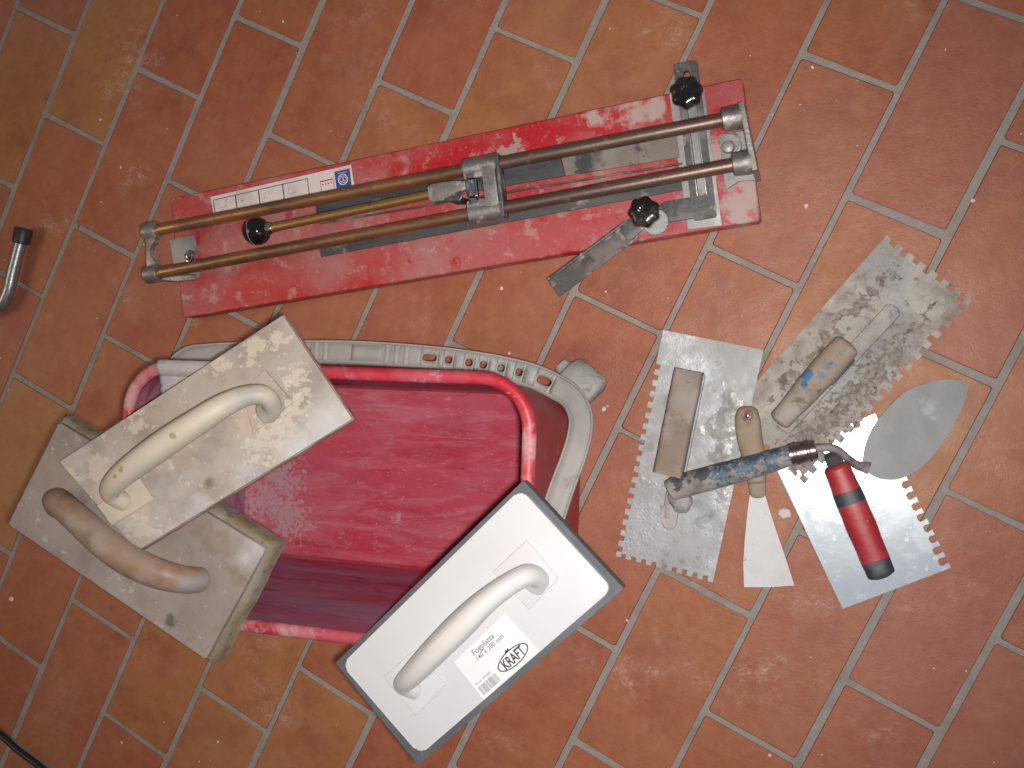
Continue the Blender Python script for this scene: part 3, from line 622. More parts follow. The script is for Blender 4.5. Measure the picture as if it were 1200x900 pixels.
for k in range(9):
    t = math.radians(100 - 200 * k / 8); hm.append((hc[0] + .0095 * math.cos(t), hc[1] + .0135 * math.sin(t)))
obj('half_moon_rib', pr(fb, ccw(hm), .004, .012, .0005), mCAST, cut)
bm = bmesh.new(); lathe(bm, fb.P(*loc(854, 174), .004), (0, 0, 1), [(0, .0075), (.003, .0075), (.0055, .006), (.007, .002)], 20)
obj('screw', bm, mZINC, cut)

# carriage that rides the two rods
zc_ = zr + .012
cT, cB = at(561, 186, zc_), at(568, 256, zc_)
fc = Fr(at(567, 219, zr), rd)
cy0 = fc.inv(cT)[1]; cy1 = fc.inv(cB)[1]
hu = fc.inv(u0.lerp(u1, .55)); hl = fc.inv(l0.lerp(l1, .55))
bm = bmesh.new()
for q in (hu, hl):
    lathe(bm, fc.P(-.021, q[1], q[2]), rd, [(0, .0115), (.0015, .0130), (.0405, .0130), (.042, .0115)], 28)
prism(bm, fc, rrect(.0165, abs(hu[1] - hl[1]) + .006, .002, 2, .0115, (hu[1] + hl[1]) / 2), -.010, .0125, .0015)
prism(bm, fc, rrect(.036, .012, .002, 2, -.002, hu[1] - .008), -.010, .0115, .0015)
prism(bm, fc, rrect(.036, .012, .002, 2, -.002, hl[1] + .008), -.010, .0115, .0015)
obj('carriage', rough_up(bm, .0004, 70), mCAST, cut)
# dark strip added for the shadow along the carriage front
bm = bmesh.new(); prism(bm, fc, rrect(.004, abs(hu[1] - hl[1]) + .022, .0015, 2, .0225, (hu[1] + hl[1]) / 2), -.009, .0105, .0008)
obj('front_shade_strip', bm, mDARKST, cut)
# pivot barrel and hex bolts across
my = (hu[1] + hl[1]) / 2; span = abs(hu[1] - hl[1])
bm = bmesh.new()
lathe(bm, fc.P(-.010, my - .010, .012), fc.ey, [(0, .0055), (.001, .0068), (.019, .0068), (.020, .0055)], 20)
obj('pivot_barrel', bm, mCHROME, cut)
for yy in (my + .0115, my - .0185):
    bm = bmesh.new(); lathe(bm, fc.P(-.010, yy, .012), fc.ey, [(0, .0045), (.0005, .0058), (.0065, .0058), (.007, .0045)], 6)
    obj('hex_bolt', bm, mCHROME, cut)
# fork that holds the lever
ball = at(301, 271, .098); rodA = at(505, 228, .096)
ld = (rodA - ball).normalized()
bm = bmesh.new(); fk = Fr(rodA, ld)
fork = [(-.001, -.0075), (-.001, .0085), (.004, .0105), (.024, .0100), (.030, .0075), (.040, .0070), (.046, .0062), (.046, -.004), (.040, -.0055), (.026, -.0060), (.018, -.0115), (.004, -.0110)]
prism(bm, fk, ccw(fork), -.009, .007, .0015)
obj('lever_fork', rough_up(bm, .0003, 90), mCAST, cut)
bm = bmesh.new(); wc = fc.P(-.020, my - .006, -.022); lathe(bm, wc - fc.ey * .001, fc.ey, [(0, .011), (.001, .012), (.002, .011)], 28)
obj('scoring_wheel', bm, mCHROME, cut)
bm = bmesh.new(); prism(bm, fk, [(.020, -.011), (.034, -.014), (.038, -.010), (.028, -.005)], -.030, .001, .001)
obj('wheel_holder', bm, mCHROME, cut)
obj('lever_rod', sweep(bmesh.new(), [ball.lerp(rodA, t / 8) for t in range(9)], [.0056] * 9, 20), mBRASS, cut)
bm = bmesh.new(); lathe(bm, ball + ld * .0135, ld, [(0, .0075), (.003, .0082), (.006, .0075), (.009, .0062)], 20); obj('ferrule', bm, mCHROME, cut)
bm = bmesh.new(); bmesh.ops.create_uvsphere(bm, u_segments=40, v_segments=24, radius=.0175, matrix=Matrix.Translation(ball))
kb = obj('ball_knob', bm, mBALL, cut, smooth=80)
bm = bmesh.new(); lathe(bm, ball - ld * .0045, ld, [(-.0004, .0168), (0, .01715), (.0005, .01715), (.0009, .0168)], 40); obj('mould_seam', bm, mSEAM, kb)

# measuring fence on the right: pale cross strip, dark slotted bar, L arm, angle stop and star knobs
strip = ccw(poly([(784, 109), (825, 101), (846, 264), (806, 269)], zb + .002))
obj('cross_strip', pr(fb, strip, .0003, .0022, .0005), mZINC, cut)
zt = zb + .010
bt, bb = at(803, 73, zt), at(826, 256, zt)
fbar = Fr((bt + bb) / 2, bb - bt); barL = (bb - bt).length; zoff = 0
outer = rrect(barL, .0265, .003, 4); innr = rrect(barL * .80, .0085, .0042, 4, -barL * .045)
bm = bmesh.new(); ring_prism(bm, fbar, outer, innr, -.0065, 0.0)
obj('slotted_bar', rough_up(bm, .0002, 60), mDARKST, cut)
bm = bmesh.new()
for sgn in (-1, 1): prism(bm, fbar, rrect(barL * .80, .0016, .0005, 1, -barL * .045, sgn * .0052), 0.0002, .0022, .0004)
obj('slot_lip', bm, mCAST, cut)
arm = ccw(poly([(779, 236), (820, 229), (822, 254), (783, 260), (770, 262), (766, 244)], zt))
obj('cross_arm', pr(fb, arm, .0045, .0098, .001), mDARKST, cut)
# serrated disc
dc = at(768, 260, zt + .003); dfr = Fr(dc, (1, 0, 0))
cp = []
for k in range(96):
    r = .0150 if k % 4 < 2 else .0138
    cp.append((r * math.cos(2*math.pi*k/96), r * math.sin(2*math.pi*k/96)))
obj('serrated_disc', pr(dfr, cp, -.004, .0, .0003), mZINC, cut)
# angle stop (folded strip): floor-side flange and upright lip
z2 = zt + .006
aF = Fr(at(695, 304, z2), at(647, 339, z2) - at(740, 270, z2)); aL = (at(645, 340, z2) - at(738, 269, z2)).length
bm = bmesh.new()
prism(bm, aF, rrect(aL, .0235, .0015, 2), -.0030, 0.0, .0006)
obj('angle_stop', rough_up(bm, .0003, 70), mDUSTST, cut)
wy_ = -.0128 if aF.ey.dot(Vector((-1, 1, 0))) < 0 else .0128
bm = bmesh.new(); prism(bm, aF, rrect(aL, .0032, .001, 1, 0, wy_), -.016, .0024, .0006)
obj('stop_lip', bm, mDARKST, cut)
nk = Fr(at(748, 261, z2), at(732, 276, z2) - at(762, 247, z2))
obj('stop_neck', pr(nk, rrect(.045, .020, .006, 3), -.0005, .0035, .0006), mDARKST, cut)
def star(px, py, z, r, h, rot, lab):
    o = at(px, py, z); f = Fr((o.x, o.y, 0), (1, 0, 0)); bm = bmesh.new(); pts = []
    n = 7 * 8
    for k in range(n):
        t = 2 * math.pi * k / n + rot; rr = r * (1 - .13 * (0.5 - 0.5 * math.cos(7 * (t - rot))) ** 0.8)
        pts.append((rr * math.cos(t), rr * math.sin(t)))
    prof = [(z - h, .86), (z - h + .002, .95), (z - h * .35, 1.0), (z - h * .12, .985), (z - .0005, .93), (z + .001, .84), (z + .0022, .60), (z + .0026, .36), (z + .0020, .30), (z + .0020, .05)]
    rings = [[bm.verts.new(Vector((o.x + x * s_, o.y + y * s_, zz))) for x, y in pts] for zz, s_ in prof]
    for a, b in zip(rings, rings[1:]):
        for k in range(n): bm.faces.new((a[k], a[(k+1) % n], b[(k+1) % n], b[k]))
    bm.faces.new(rings[-1]); bm.faces.new(rings[0][::-1])
    lathe(bm, (o.x, o.y, z - h - .012), (0, 0, 1), [(0, .006), (.013, .006)], 16)
    k = obj('star_knob', bm, mKNOB, cut, lab, smooth=50)
    return k
star(804, 107, zt + .024, .0190, .016, .2, 'black star knob at the top of the slotted bar')
star(754, 248, zt + .034, .0185, .018, .5, 'black star knob over the angle stop')

# ------------------------------------------------------------------ bucket
zR = 0.25
bx0, bx1, by0, by1 = -.386, .100, -.272, .018      # outer rim rectangle on plan
bc = ((bx0 + bx1) / 2, (by0 + by1) / 2); bLn = bx1 - bx0; bWd = by1 - by0
buck = thing('bucket', 'wide rectangular red mortar bucket, its grey handle folded back', 'bucket', (bc[0], bc[1], 0))
byaw = -.034
fbk = Fr((bc[0], bc[1], 0), (math.cos(byaw), math.sin(byaw), 0))
def brect(ins_l, ins_r, ins_t, ins_b, r, n=10):
    Lx, Ly = bLn - ins_l - ins_r, bWd - ins_t - ins_b
    return rrect(Lx, Ly, r, n, (ins_l - ins_r) / 2, (ins_b - ins_t) / 2)
def loft(bm, secs, close_bottom=True):
    rings = [[bm.verts.new(fbk.P(x, y, z)) for x, y in pts] for pts, z in secs]; n = len(rings[0])
    for a, b in zip(rings, rings[1:]):
        for k in range(n): bm.faces.new((a[k], a[(k+1) % n], b[(k+1) % n], b[k]))
    return rings
T = .0035
def sec(t, extra, r):      # t 0 top .. 1 bottom
    return brect(.008 + .006 * t + extra, .006 + .006 * t + extra, .008 + .012 * t + extra, .008 + .026 * t + extra, r)
bm = bmesh.new()
loft(bm, [(sec(t, 0, .056 - .012 * t), zR - .006 - (zR - .010) * t) for t in [i / 10 for i in range(11)]] + [(sec(1, .006, .04), .0005)])
r_ = loft(bm, [(sec(1, .006, .04), .0005), (sec(1, .03, .03), .0005)]); bm.faces.new(r_[-1])
obj('outer_wall', bm, mBUCKO, buck)
bm = bmesh.new()
loft(bm, [(sec(t, T, .053 - .012 * t), zR - .006 - (zR - .024) * t) for t in [i / 10 for i in range(11)]])
obj('inner_wall', bm, mBUCKW, buck)
bm = bmesh.new()
s0 = sec(1, T, .041)
rr_ = loft(bm, [(s0, .018), (sec(1, T + .003, .038), .0105), (sec(1, T + .010, .032), .007)])
# bottom as a grid so it can be uneven
bm.faces.new(rr_[-1])
obj('inner_bottom', bm, mBUCK, buck)
# rolled rim
rp = brect(.0065, .0065, .0065, .0065, .052, 12); n_ = len(rp)
bm = bmesh.new(); prof = []
for k in range(14):
    t = 2 * math.pi * k / 14; prof.append((.0072 * math.cos(t), .0065 * math.sin(t)))
cen = Vector((0, 0)); rings = []
for i, (x, y) in enumerate(rp):
    p, q = rp[i - 1], rp[(i + 1) % n_]; tx, ty = q[0] - p[0], q[1] - p[1]; l_ = math.hypot(tx, ty); nx, ny = ty / l_, -tx / l_
    rings.append([bm.verts.new(fbk.P(x + nx * a, y + ny * a, zR - .004 + b)) for a, b in prof])
for i in range(n_):
    a, b = rings[i], rings[(i + 1) % n_]
    for k in range(14): bm.faces.new((a[k], a[(k+1) % 14], b[(k+1) % 14], b[k]))
obj('rim', rough_up(bm, .0006, 25), mRIM, buck)
# mortar patch dried over the rim at the back left corner
bm = bmesh.new(); NX, NZ = 26, 22; gv = {}
fyr = fbk.inv(at(235, 420, zR))[1]
xl = fbk.inv(at(192, 430, zR - .01))[0]; xr_ = xl + .13
for i in range(NX + 1):
    for j in range(NZ + 1):
        x = xl + (xr_ - xl) * i / NX; s_ = j / NZ
        topy = bWd / 2
        if s_ < .25: a = math.pi * .5 * (s_ / .25) * 2; y = topy - .0065 + .0085 * math.cos(a); z = zR - .004 + .0078 * math.sin(a)
        else:
            q = (s_ - .25) / .75; y = topy - .0150 - .036 * q; z = zR - .004 - .010 * q * q
        nz = noise.noise(Vector((x * 60, s_ * 7, 3))) * .0012
        gv[i, j] = bm.verts.new(fbk.P(x + (noise.noise(Vector((s_ * 9, 2, i))) * .003 if i == 0 else 0), y - abs(nz) * (s_ > .25), z + abs(nz) * (s_ < .25)))
for i in range(NX):
    for j in range(NZ): bm.faces.new((gv[i, j], gv[i+1, j], gv[i+1, j+1], gv[i, j+1]))
mp_ = obj('dried_mortar_patch', bm, mMORTP, buck)
sm = mp_.modifiers.new('thick', 'SOLIDIFY'); sm.thickness = .0012; sm.offset = 0

# bail (handle): ribbon along a 3D path with ribs and slots
bail_px = [(640, 625, .205), (648, 603, .200), (659, 570, .188), (671, 538, .172), (679, 510, .158), (680, 487, .146), (670, 466, .134), (651, 453, .124), (627, 442, .116), (599, 434, .110), (566, 427.5, .106), (520, 421, .103), (460, 415.5, .101), (400, 412.5, .101), (340, 412.5, .101), (280, 414, .101), (240, 416, .101)]
bp3 = [at(*q) for q in bail_px]
lx0 = bx0 - .002
bp3 += [Vector((-.402, .032, .104)), Vector((-.417, .010, .115)), Vector((-.419, -.040, .150)), Vector((-.408, -.085, .180)), Vector((-.396, -.125, .205))]
dense = [Vector(q) for q in smooth_path([tuple(q) for q in bp3], 10)]
cum = [0.0]
for a, b in zip(dense, dense[1:]): cum.append(cum[-1] + (b - a).length)
TOT = cum[-1]
def bail_at(s_):
    s_ = max(0, min(TOT - 1e-6, s_)); lo_, hi_ = 0, len(cum) - 1
    while hi_ - lo_ > 1:
        m_ = (lo_ + hi_) // 2
        if cum[m_] <= s_: lo_ = m_
        else: hi_ = m_
    f = (s_ - cum[lo_]) / (cum[hi_] - cum[lo_]); p = dense[lo_].lerp(dense[hi_], f)
    a = dense[max(lo_ - 2, 0)]; b = dense[min(hi_ + 2, len(dense) - 1)]; t = (b - a).normalized()
    nrm = Vector((0.0, 0.12, 1)); sd = t.cross(nrm).normalized(); return p, sd, sd.cross(t).normalized()
def bail_s(px, py):      # path length nearest to a surveyed point
    best = min(range(len(dense)), key=lambda i: (Vector(dense[i]) - at(px, py, dense[i].z)).length); return cum[best]
HW = .0122
bm = bmesh.new()
holes = []
for px, py, hl, hw in ((501, 419.5, .0095, .0042), (527, 423.5, .0050, .0042), (547, 427, .0050, .0042), (566, 429.5, .0050, .0042), (586.5, 433, .0050, .0042), (607, 437, .0050, .0042), (637, 447, .0105, .0048),
                       (350, 412, .0095, .0042), (322, 412, .0050, .0042), (300, 412, .0050, .0042), (278, 413, .0050, .0042)):
    holes.append((bail_s(px, py), hl, hw))
holes.sort()
def bp(s_, t_, up=0):
    p, sd, nn = bail_at(s_); return p + sd * t_ + nn * up
cur = 0.0; segs = []
for hs, hl, hw in holes:
    c0, c1 = hs - hl - .0016, hs + hl + .0016
    segs.append(('plain', cur, c0)); segs.append(('hole', c0, c1, hs, hl, hw)); cur = c1
segs.append(('plain', cur, TOT))
def wide(s_): return HW * (1.0 if s_ < TOT * .9 else 1.0)
for sg_ in segs:
    if sg_[0] == 'plain':
        n = max(1, int((sg_[2] - sg_[1]) / .006)); pv = None
        for i in range(n + 1):
            s_ = sg_[1] + (sg_[2] - sg_[1]) * i / n; row = [bm.verts.new(bp(s_, t_ * HW)) for t_ in (-1, -.33, .33, 1)]
            if pv:
                for k in range(3): bm.faces.new((pv[k], pv[k+1], row[k+1], row[k]))
            pv = row
    else:
        _, c0, c1, hs, hl, hw = sg_; n = 24; inner = []; outr = []
        for k in range(n):
            a = 2 * math.pi * (k + .5) / n; ca_, sa_ = math.cos(a), math.sin(a)
            inner.append((hs + hl * math.copysign(abs(ca_) ** .75, ca_), hw * math.copysign(abs(sa_) ** .75, sa_)))
            m_ = max(abs(ca_), abs(sa_)); ex_, ey_ = ca_ / m_, sa_ / m_
            outr.append(((c0 + c1) / 2 + ex_ * (c1 - c0) / 2, ey_ * HW))
        iv = [bm.verts.new(bp(*q)) for q in inner]; ov = [bm.verts.new(bp(*q)) for q in outr]
        for k in range(n): bm.faces.new((ov[k], ov[(k+1) % n], iv[(k+1) % n], iv[k]))
        # square corners
        for k in range(n):
            a, b = outr[k], outr[(k+1) % n]
            if abs(abs(a[1]) - HW) < 1e-6 and abs(abs(b[1]) - HW) > 1e-6 or abs(abs(b[1]) - HW) < 1e-6 and abs(abs(a[1]) - HW) > 1e-6:
                cx_ = a[0] if abs(abs(a[1]) - HW) > 1e-6 else b[0]; cy_ = a[1] if abs(abs(a[1]) - HW) < 1e-6 else b[1]
                cv = bm.verts.new(bp(cx_, cy_)); bm.faces.new((ov[k], cv, ov[(k+1) % n]))
bmesh.ops.remove_doubles(bm, verts=bm.verts, dist=.00005)
bail = obj('handle', bm, mBAIL, buck, 'grey plastic carrying handle with slots and ribs', smooth=50)
sm = bail.modifiers.new('thick', 'SOLIDIFY'); sm.thickness = .004; sm.offset = -1
for tt, nm in ((1, 'edge_bead'), (-1, 'edge_bead')):
    bm = bmesh.new(); pts = [bp(TOT * i / 150, tt * HW, -.0005) for i in range(151)]
    sweep(bm, pts, [(.0016, .0030)] * len(pts), 8); obj('edge_bead', bm, mBAIL, bail)
for g0 in (bail_s(381, 410), bail_s(455, 410)):
    for k in range(3):
        s_ = g0 - (k - 0) * .0125 * (1 if g0 > bail_s(420, 410) else -1) * -1
        bm = bmesh.new(); a, b = bp(s_, -HW * .86, .001), bp(s_, HW * .86, .001)
        sweep(bm, [a, a.lerp(b, .5), b], [(.0038, .0030)] * 3, 10, dome=.001); obj('grip_rib', bm, mBAIL, bail)
bm = bmesh.new(); sA, sB = bail_s(412, 410), bail_s(448, 412); pv = None
for i in range(8):
    s_ = sA + (sB - sA) * i / 7; row = [bm.verts.new(bp(s_, t_ * HW * .8, .0012)) for t_ in (-1, 1)]
    if pv: bm.faces.new((pv[0], pv[1], row[1], row[0]))
    pv = row
gp = obj('grip_panel', bm, mBAIL, bail); sm = gp.modifiers.new('thick', 'SOLIDIFY'); sm.thickness = .0025; sm.offset = -1
for p in (bp3[0], bp3[-1]):
    bm = bmesh.new(); dx = -1 if p.x > 0 else 1
    lathe(bm, p + Vector((-.008 * dx, 0, 0)), (dx, 0, 0), [(0, .010), (.003, .012), (.018, .012)], 20); obj('pivot_boss', bm, mBUCKO, buck)

# ------------------------------------------------------------------ floats: board + bow handle with square feet
def bow(name, mat, parent, fr, pts, n=20, sq=2.2, dome=0.006, sub=6):
    """pts: local (x, y, z, r_side, r_up)"""
    d = smooth_path(pts, sub); P = [fr.P(*q[:3]) for q in d]; R = [(q[3], q[4]) for q in d]
    bm = bmesh.new(); sweep(bm, P, R, n, up=tuple(fr.ez), sq=sq, dome=dome); return obj(name, bm, mat, parent, smooth=60)
def on(fr, px, py, h):
    """local x,y of the surveyed point at height h above the frame's plane"""
    d = RW @ Vector(((px - 600) / 1200, -(py - 450) / 1200, -1.0)); o = fr.P(0, 0, h)
    t = (o - CAM).dot(fr.ez) / d.dot(fr.ez); return fr.inv(CAM + d * t)[:2]

# old lower float
z2a = .288
f2, L2, W2 = rect(at(72, 488, z2a), at(330, 622, z2a - .002), at(243, 774, z2a - .002), at(9, 615, z2a))
f2, L2, W2 = rect(at(66, 492, z2a), at(311, 641, z2a), at(243, 772, z2a), at(9, 614, z2a))
fl2 = thing('plastering_float', 'old float with thick brown sponge edge and brown wooden bow handle', 'float', f2.P(0, 0, -.034))
C2 = [f2.inv(at(a, b, z2a))[:2] for a, b in ((69, 495), (311, 643), (241, 773), (9, 614))]
bm = pr(f2, rquad(C2, .004, 3), -.007, 0, .0012); obj('board', rough_up(bm, .0006, 25), mOLD2, fl2)
bm = bmesh.new(); N2 = []
def rough_rect(cor, n, amp, seed, grow=0.0):
    pts = []; c_ = (sum(q[0] for q in cor) / 4, sum(q[1] for q in cor) / 4)
    cor = [(q[0] + math.copysign(grow, q[0] - c_[0]), q[1] + math.copysign(grow, q[1] - c_[1])) for q in cor]
    for i in range(4):
        a, b = cor[i], cor[(i+1) % 4]; m = n if i % 2 == 0 else n // 2
        for k in range(m):
            t = k / m; x = a[0] + (b[0]-a[0])*t; y = a[1] + (b[1]-a[1])*t
            x += noise.noise(Vector((t*9, i*5.1, seed))) * amp; y += noise.noise(Vector((t*9, i*3.3, seed+9))) * amp
            pts.append((x, y))
    return pts
bm = bmesh.new(); secs = []
for k, (z_, gr) in enumerate(((-.0068, -.001), (-.0085, .001), (-.016, .0035), (-.024, .003), (-.031, .004), (-.0335, .001))):
    secs.append([(x, y, z_) for x, y in rough_rect(C2, 50, .0024, 2 + k * .2, .002 + gr)])
rings = [[bm.verts.new(f2.P(*q)) for q in s_] for s_ in secs]
for a, b in zip(rings, rings[1:]):
    for k in range(len(a)): bm.faces.new((a[k], a[(k+1) % len(a)], b[(k+1) % len(a)], b[k]))
bm.faces.new(rings[0]); bm.faces.new(rings[-1][::-1])
obj('sponge', bm, mSPONGE, fl2)
q = [(67, 592, .006, .014, .013), (68, 588, .030, .0145, .014), (90, 607, .046, .0155, .014), (120, 634, .052, .0165, .0145), (150, 656, .052, .0165, .0145), (185, 672, .046, .0160, .014), (213, 679, .032, .0145, .013), (232, 680, .006, .014, .013)]
bow('handle', mWOODH, fl2, f2, [(*on(f2, a, b, h), h, r1, r2) for a, b, h, r1, r2 in q], dome=.002)

# old upper float
zA, zB_ = .321, .2755     # left end rests on the lower float, right end on the rim
f1, L1, W1 = rect(at(330, 369, zB_ + .002), at(411, 491, zB_), at(161, 645, zA), at(70, 541, zA + .004))
fl1 = thing('plastering_float', 'stained beige float with cream bow handle and dried mortar flecks, topmost on the bucket', 'float', f1.P(0, 0, -.013))
C1 = [on(f1, a, b, 0) for a, b in ((331, 369), (413, 491), (160, 646), (69, 541))]
bm = pr(f1, rquad(C1, .003, 3), -.0045, 0, .0012); obj('board', rough_up(bm, .0005, 25), mOLD1, fl1)
bm = pr(f1, ccw(rough_rect(C1, 44, .0014, 5, .0004)), -.0135, -.0046); obj('rubber_sole', bm, mOLD1E, fl1)
def pad_(fr, pxs, h, mat, par, t=.004, bev=.0015):
    p = ccw([on(fr, a, b, h) for a, b in pxs]); bm = pr(fr, p, .0002, t, bev, 3); return obj('handle_foot', bm, mat, par)
pad_(f1, [(283, 458), (310, 433), (343, 471), (296, 508)], .004, mOLD1, fl1)
pad_(f1, [(113, 593), (160, 556), (180, 585), (130, 616)], .004, mCREAM, fl1)
q = [(313, 482, .003, .013, .012), (319, 475, .018, .0105, .010), (309, 463, .034, .0100, .010), (288, 464, .042, .0110, .0105), (262, 475, .050, .0130, .012), (235, 492, .054, .0155, .013), (200, 515, .055, .0165, .014), (165, 540, .052, .0155, .0135), (138, 562, .042, .0120, .012), (129, 578, .024, .0095, .010), (146, 588, .003, .0095, .010)]
q = [(a, b, h * .82, r1, r2) for a, b, h, r1, r2 in q]
bow('handle', mCREAM, fl1, f1, [(*on(f1, a, b, h), h, r1, r2) for a, b, h, r1, r2 in q], dome=.002)

# new white float
zW = .2740
fw, LW, WW = rect(at(613, 564, zW - .012), at(729, 691, zW - .012), at(490, 896, zW - .012), at(394, 778, zW - .012))
fw = Fr(fw.P(0, 0, .012), fw.ey, fw.ez); LW, WW = WW, LW      # x along the long side
fw = Fr(fw.o, -fw.ex if fw.ex.x < 0 else fw.ex, fw.ez)
flw = thing('grout_float', 'new white float with grey foam sole and paper label on the bucket corner', 'float', fw.P(0, 0, -.020))
CWf = [on(fw, a, b, -.0062) for a, b in ((613, 563), (731, 690), (490, 897), (393, 777))]
bm = pr(fw, rquad(CWf, .002, 2), -.0195, -.0062, .0006); obj('foam_sole', rough_up(bm, .0004, 40), mFOAM, flw)
cm_ = Vector((sum(q[0] for q in CWf) / 4, sum(q[1] for q in CWf) / 4))
CWp = [on(fw, a, b, 0) for a, b in ((610, 573), (718, 690), (492, 885), (400, 779))]
bm = pr(fw, rquad(CWp, .011, 8), -.0060, 0, .0018, 3); obj('white_plate', bm, mWHITE, flw)
pad_(fw, [(577, 670), (617, 633), (655, 678), (620, 715)], .003, mWHITE, flw, .0032)
pad_(fw, [(449, 793), (485, 762), (522, 803), (487, 839)], .003, mWHITE, flw, .0032)
q = [(626, 684, .002, .0125, .0105), (629, 677, .010, .0120, .0100), (617, 674, .026, .0115, .0100), (592, 688, .035, .0118, .0105), (567, 707, .040, .0138, .0115), (542, 731, .042, .0160, .013), (510, 763, .040, .0155, .0125), (484, 790, .031, .0125, .011), (472, 803, .018, .0085, .009), (486, 809, .003, .0085, .009)]
bow('handle', mWHITEH, flw, fw, [(*on(fw, a, b, h), h, r1, r2) for a, b, h, r1, r2 in q], n=28, dome=.002)
# paper label, its print laid on it
lc = [on(fw, a, b, .0006) for a, b in ((532, 776), (592, 719), (632, 763), (567, 820))]
lbl = obj('paper_label', pr(fw, ccw(lc), .0002, .0006), mPAPER, flw, smooth=0)
c0, c1, c2, c3 = [Vector(q) for q in lc]
lx_ = ((c1 - c0) + (c2 - c3)).normalized(); LL = ((c1 - c0).length + (c2 - c3).length) / 2; ly_ = Vector((-lx_.y, lx_.x)); LH = ((c0 - c3).length + (c1 - c2).length) / 2
lo = (c0 + c1 + c2 + c3) / 4
flb = Fr(fw.P(lo.x, lo.y, .0006), fw.ex * lx_.x + fw.ey * lx_.y, fw.ez)   # origin at label centre, x along its long text direction
def text(s_, size, x, y, mat, par, name='lettering', sx=1.0, bold=0.0, align='LEFT', shear=0):
    cu = bpy.data.curves.new(name, 'FONT'); cu.body = s_; cu.size = size; cu.extrude = .00012; cu.align_x = align; cu.offset = bold; cu.resolution_u = 4
    to = bpy.data.objects.new(name, cu); C.objects.link(to); bpy.context.view_layer.update()
    me = bpy.data.meshes.new_from_object(to.evaluated_get(bpy.context.evaluated_depsgraph_get()))
    bpy.data.objects.remove(to); bpy.data.curves.remove(cu)
    bm = bmesh.new(); bm.from_mesh(me); bpy.data.meshes.remove(me)
    for v_ in bm.verts: v_.co = flb.P(x + v_.co.x * sx, y + v_.co.y, v_.co.z + .00018)
    return obj(name, bm, mat, par, smooth=0)
hL, hH = LL / 2, LH / 2
text('Fogplatta', .0080, -hL * .44, hH * .60, mINKG, lbl, bold=.00008)
text('140 x 280 mm', .0068, -hL * .46, hH * .34, mINKG, lbl, bold=.00003, sx=.95)
text('Art nr 350308', .0034, -hL * .92, -hH * .36, mINKG, lbl)
bm = bmesh.new(); x = -hL * .93; R_ = random.Random(3)
while x < -hL * .30:
    wd = R_.choice((.0003, .0004, .0007)); prism(bm, flb, [(x, -hH * .86), (x + wd, -hH * .86), (x + wd, -hH * .46), (x, -hH * .46)], .00005, .00018); x += wd + R_.choice((.0004, .0005, .0008))
obj('barcode', bm, mINKG, lbl, smooth=0)
oc = (hL * .36, -hH * .50); bm = bmesh.new()
el = lambda a, b, n=48: [(oc[0] + a * math.cos(2*math.pi*k/n), oc[1] + b * math.sin(2*math.pi*k/n)) for k in range(n)]
ring_prism(bm, flb, el(hL * .53, hH * .34), el(hL * .495, hH * .295), .00005, .0002)
prism(bm, flb, [(oc[0] - .004, oc[1] + hH * .315), (oc[0] - .001, oc[1] + hH * .44), (oc[0], oc[1] + hH * .37), (oc[0] + .0015, oc[1] + hH * .44), (oc[0] + .003, oc[1] + hH * .315)], .00006, .00021)
obj('oval_mark', bm, mINK, lbl, smooth=0)
text('KRAFT', .0140, oc[0], oc[1] - .0050, mINK, lbl, bold=.00025, sx=.66, align='CENTER')

# ------------------------------------------------------------------ notched trowels
def toothed(p0, p1, pitch, depth, duty=.5, inward=None, rnd=False, start=0.0, jit=0.0, seed=0):
    """points from p0 to p1 with square notches cut towards 'inward'"""
    p0, p1 = Vector(p0), Vector(p1); L_ = (p1 - p0).length; d = (p1 - p0).normalized(); n = Vector(inward).normalized(); k = max(1, round(L_ / pitch)); pt = L_ / k; out = []; R_ = random.Random(seed)
    for i in range(k):
        a = i * pt; b = a + pt * duty; dp = depth * (1 + R_.uniform(-jit, jit)); c = a + pt
        if rnd:
            out += [p0 + d * (a + pt * .02), p0 + d * (b - pt * .02), p0 + d * (b - pt * .06) + n * dp * .30, p0 + d * (b - pt * .10) + n * dp * .75, p0 + d * (b + pt * .05) + n * dp, p0 + d * (c - pt * .10) + n * dp, p0 + d * (c + pt * .06) + n * dp * .70, p0 + d * (c + pt * .03) + n * dp * .25]
        else: out += [p0 + d * a, p0 + d * b, p0 + d * (b + pt * .03) + n * dp, p0 + d * (c - pt * .03) + n * dp]
    return [tuple(q) for q in out]
def edge(p0, p1, *a, **k):
    """toothed edge that ends in a whole corner"""
    p0, p1 = Vector(p0), Vector(p1); q = p1 - (p1 - p0).normalized() * .0065
    return toothed(p0, q, *a, **k) + [tuple(q)]
def blade_mesh(fr, pts, z0, z1, warp=None):
    bm = bmesh.new(); prism(bm, fr, ccw(pts), z0, z1)
    return bm
def crust(fr, L_, W_, fn, zt, amp, cell=.0022, clip=None):
    """mortar layer as a height field clipped where it thins out"""
    bm = bmesh.new(); nx, ny = int(L_ / cell), int(W_ / cell); H = {}; V = {}
    for i in range(nx + 1):
        for j in range(ny + 1):
            x, y = -L_/2 + L_ * i / nx, -W_/2 + W_ * j / ny; H[i, j] = fn(x, y)
    for i in range(nx):
        for j in range(ny):
            q = [(i, j), (i+1, j), (i+1, j+1), (i, j+1)]
            if max(H[k] for k in q) > 0 and sum(H[k] > -.05 for k in q) == 4:
                for k in q:
                    if k not in V:
                        x, y = -L_/2 + L_ * k[0] / nx, -W_/2 + W_ * k[1] / ny
                        V[k] = bm.verts.new(fr.P(x, y, zt + max(-.0003, H[k] * amp)))
                bm.faces.new([V[k] for k in q])
    return bm
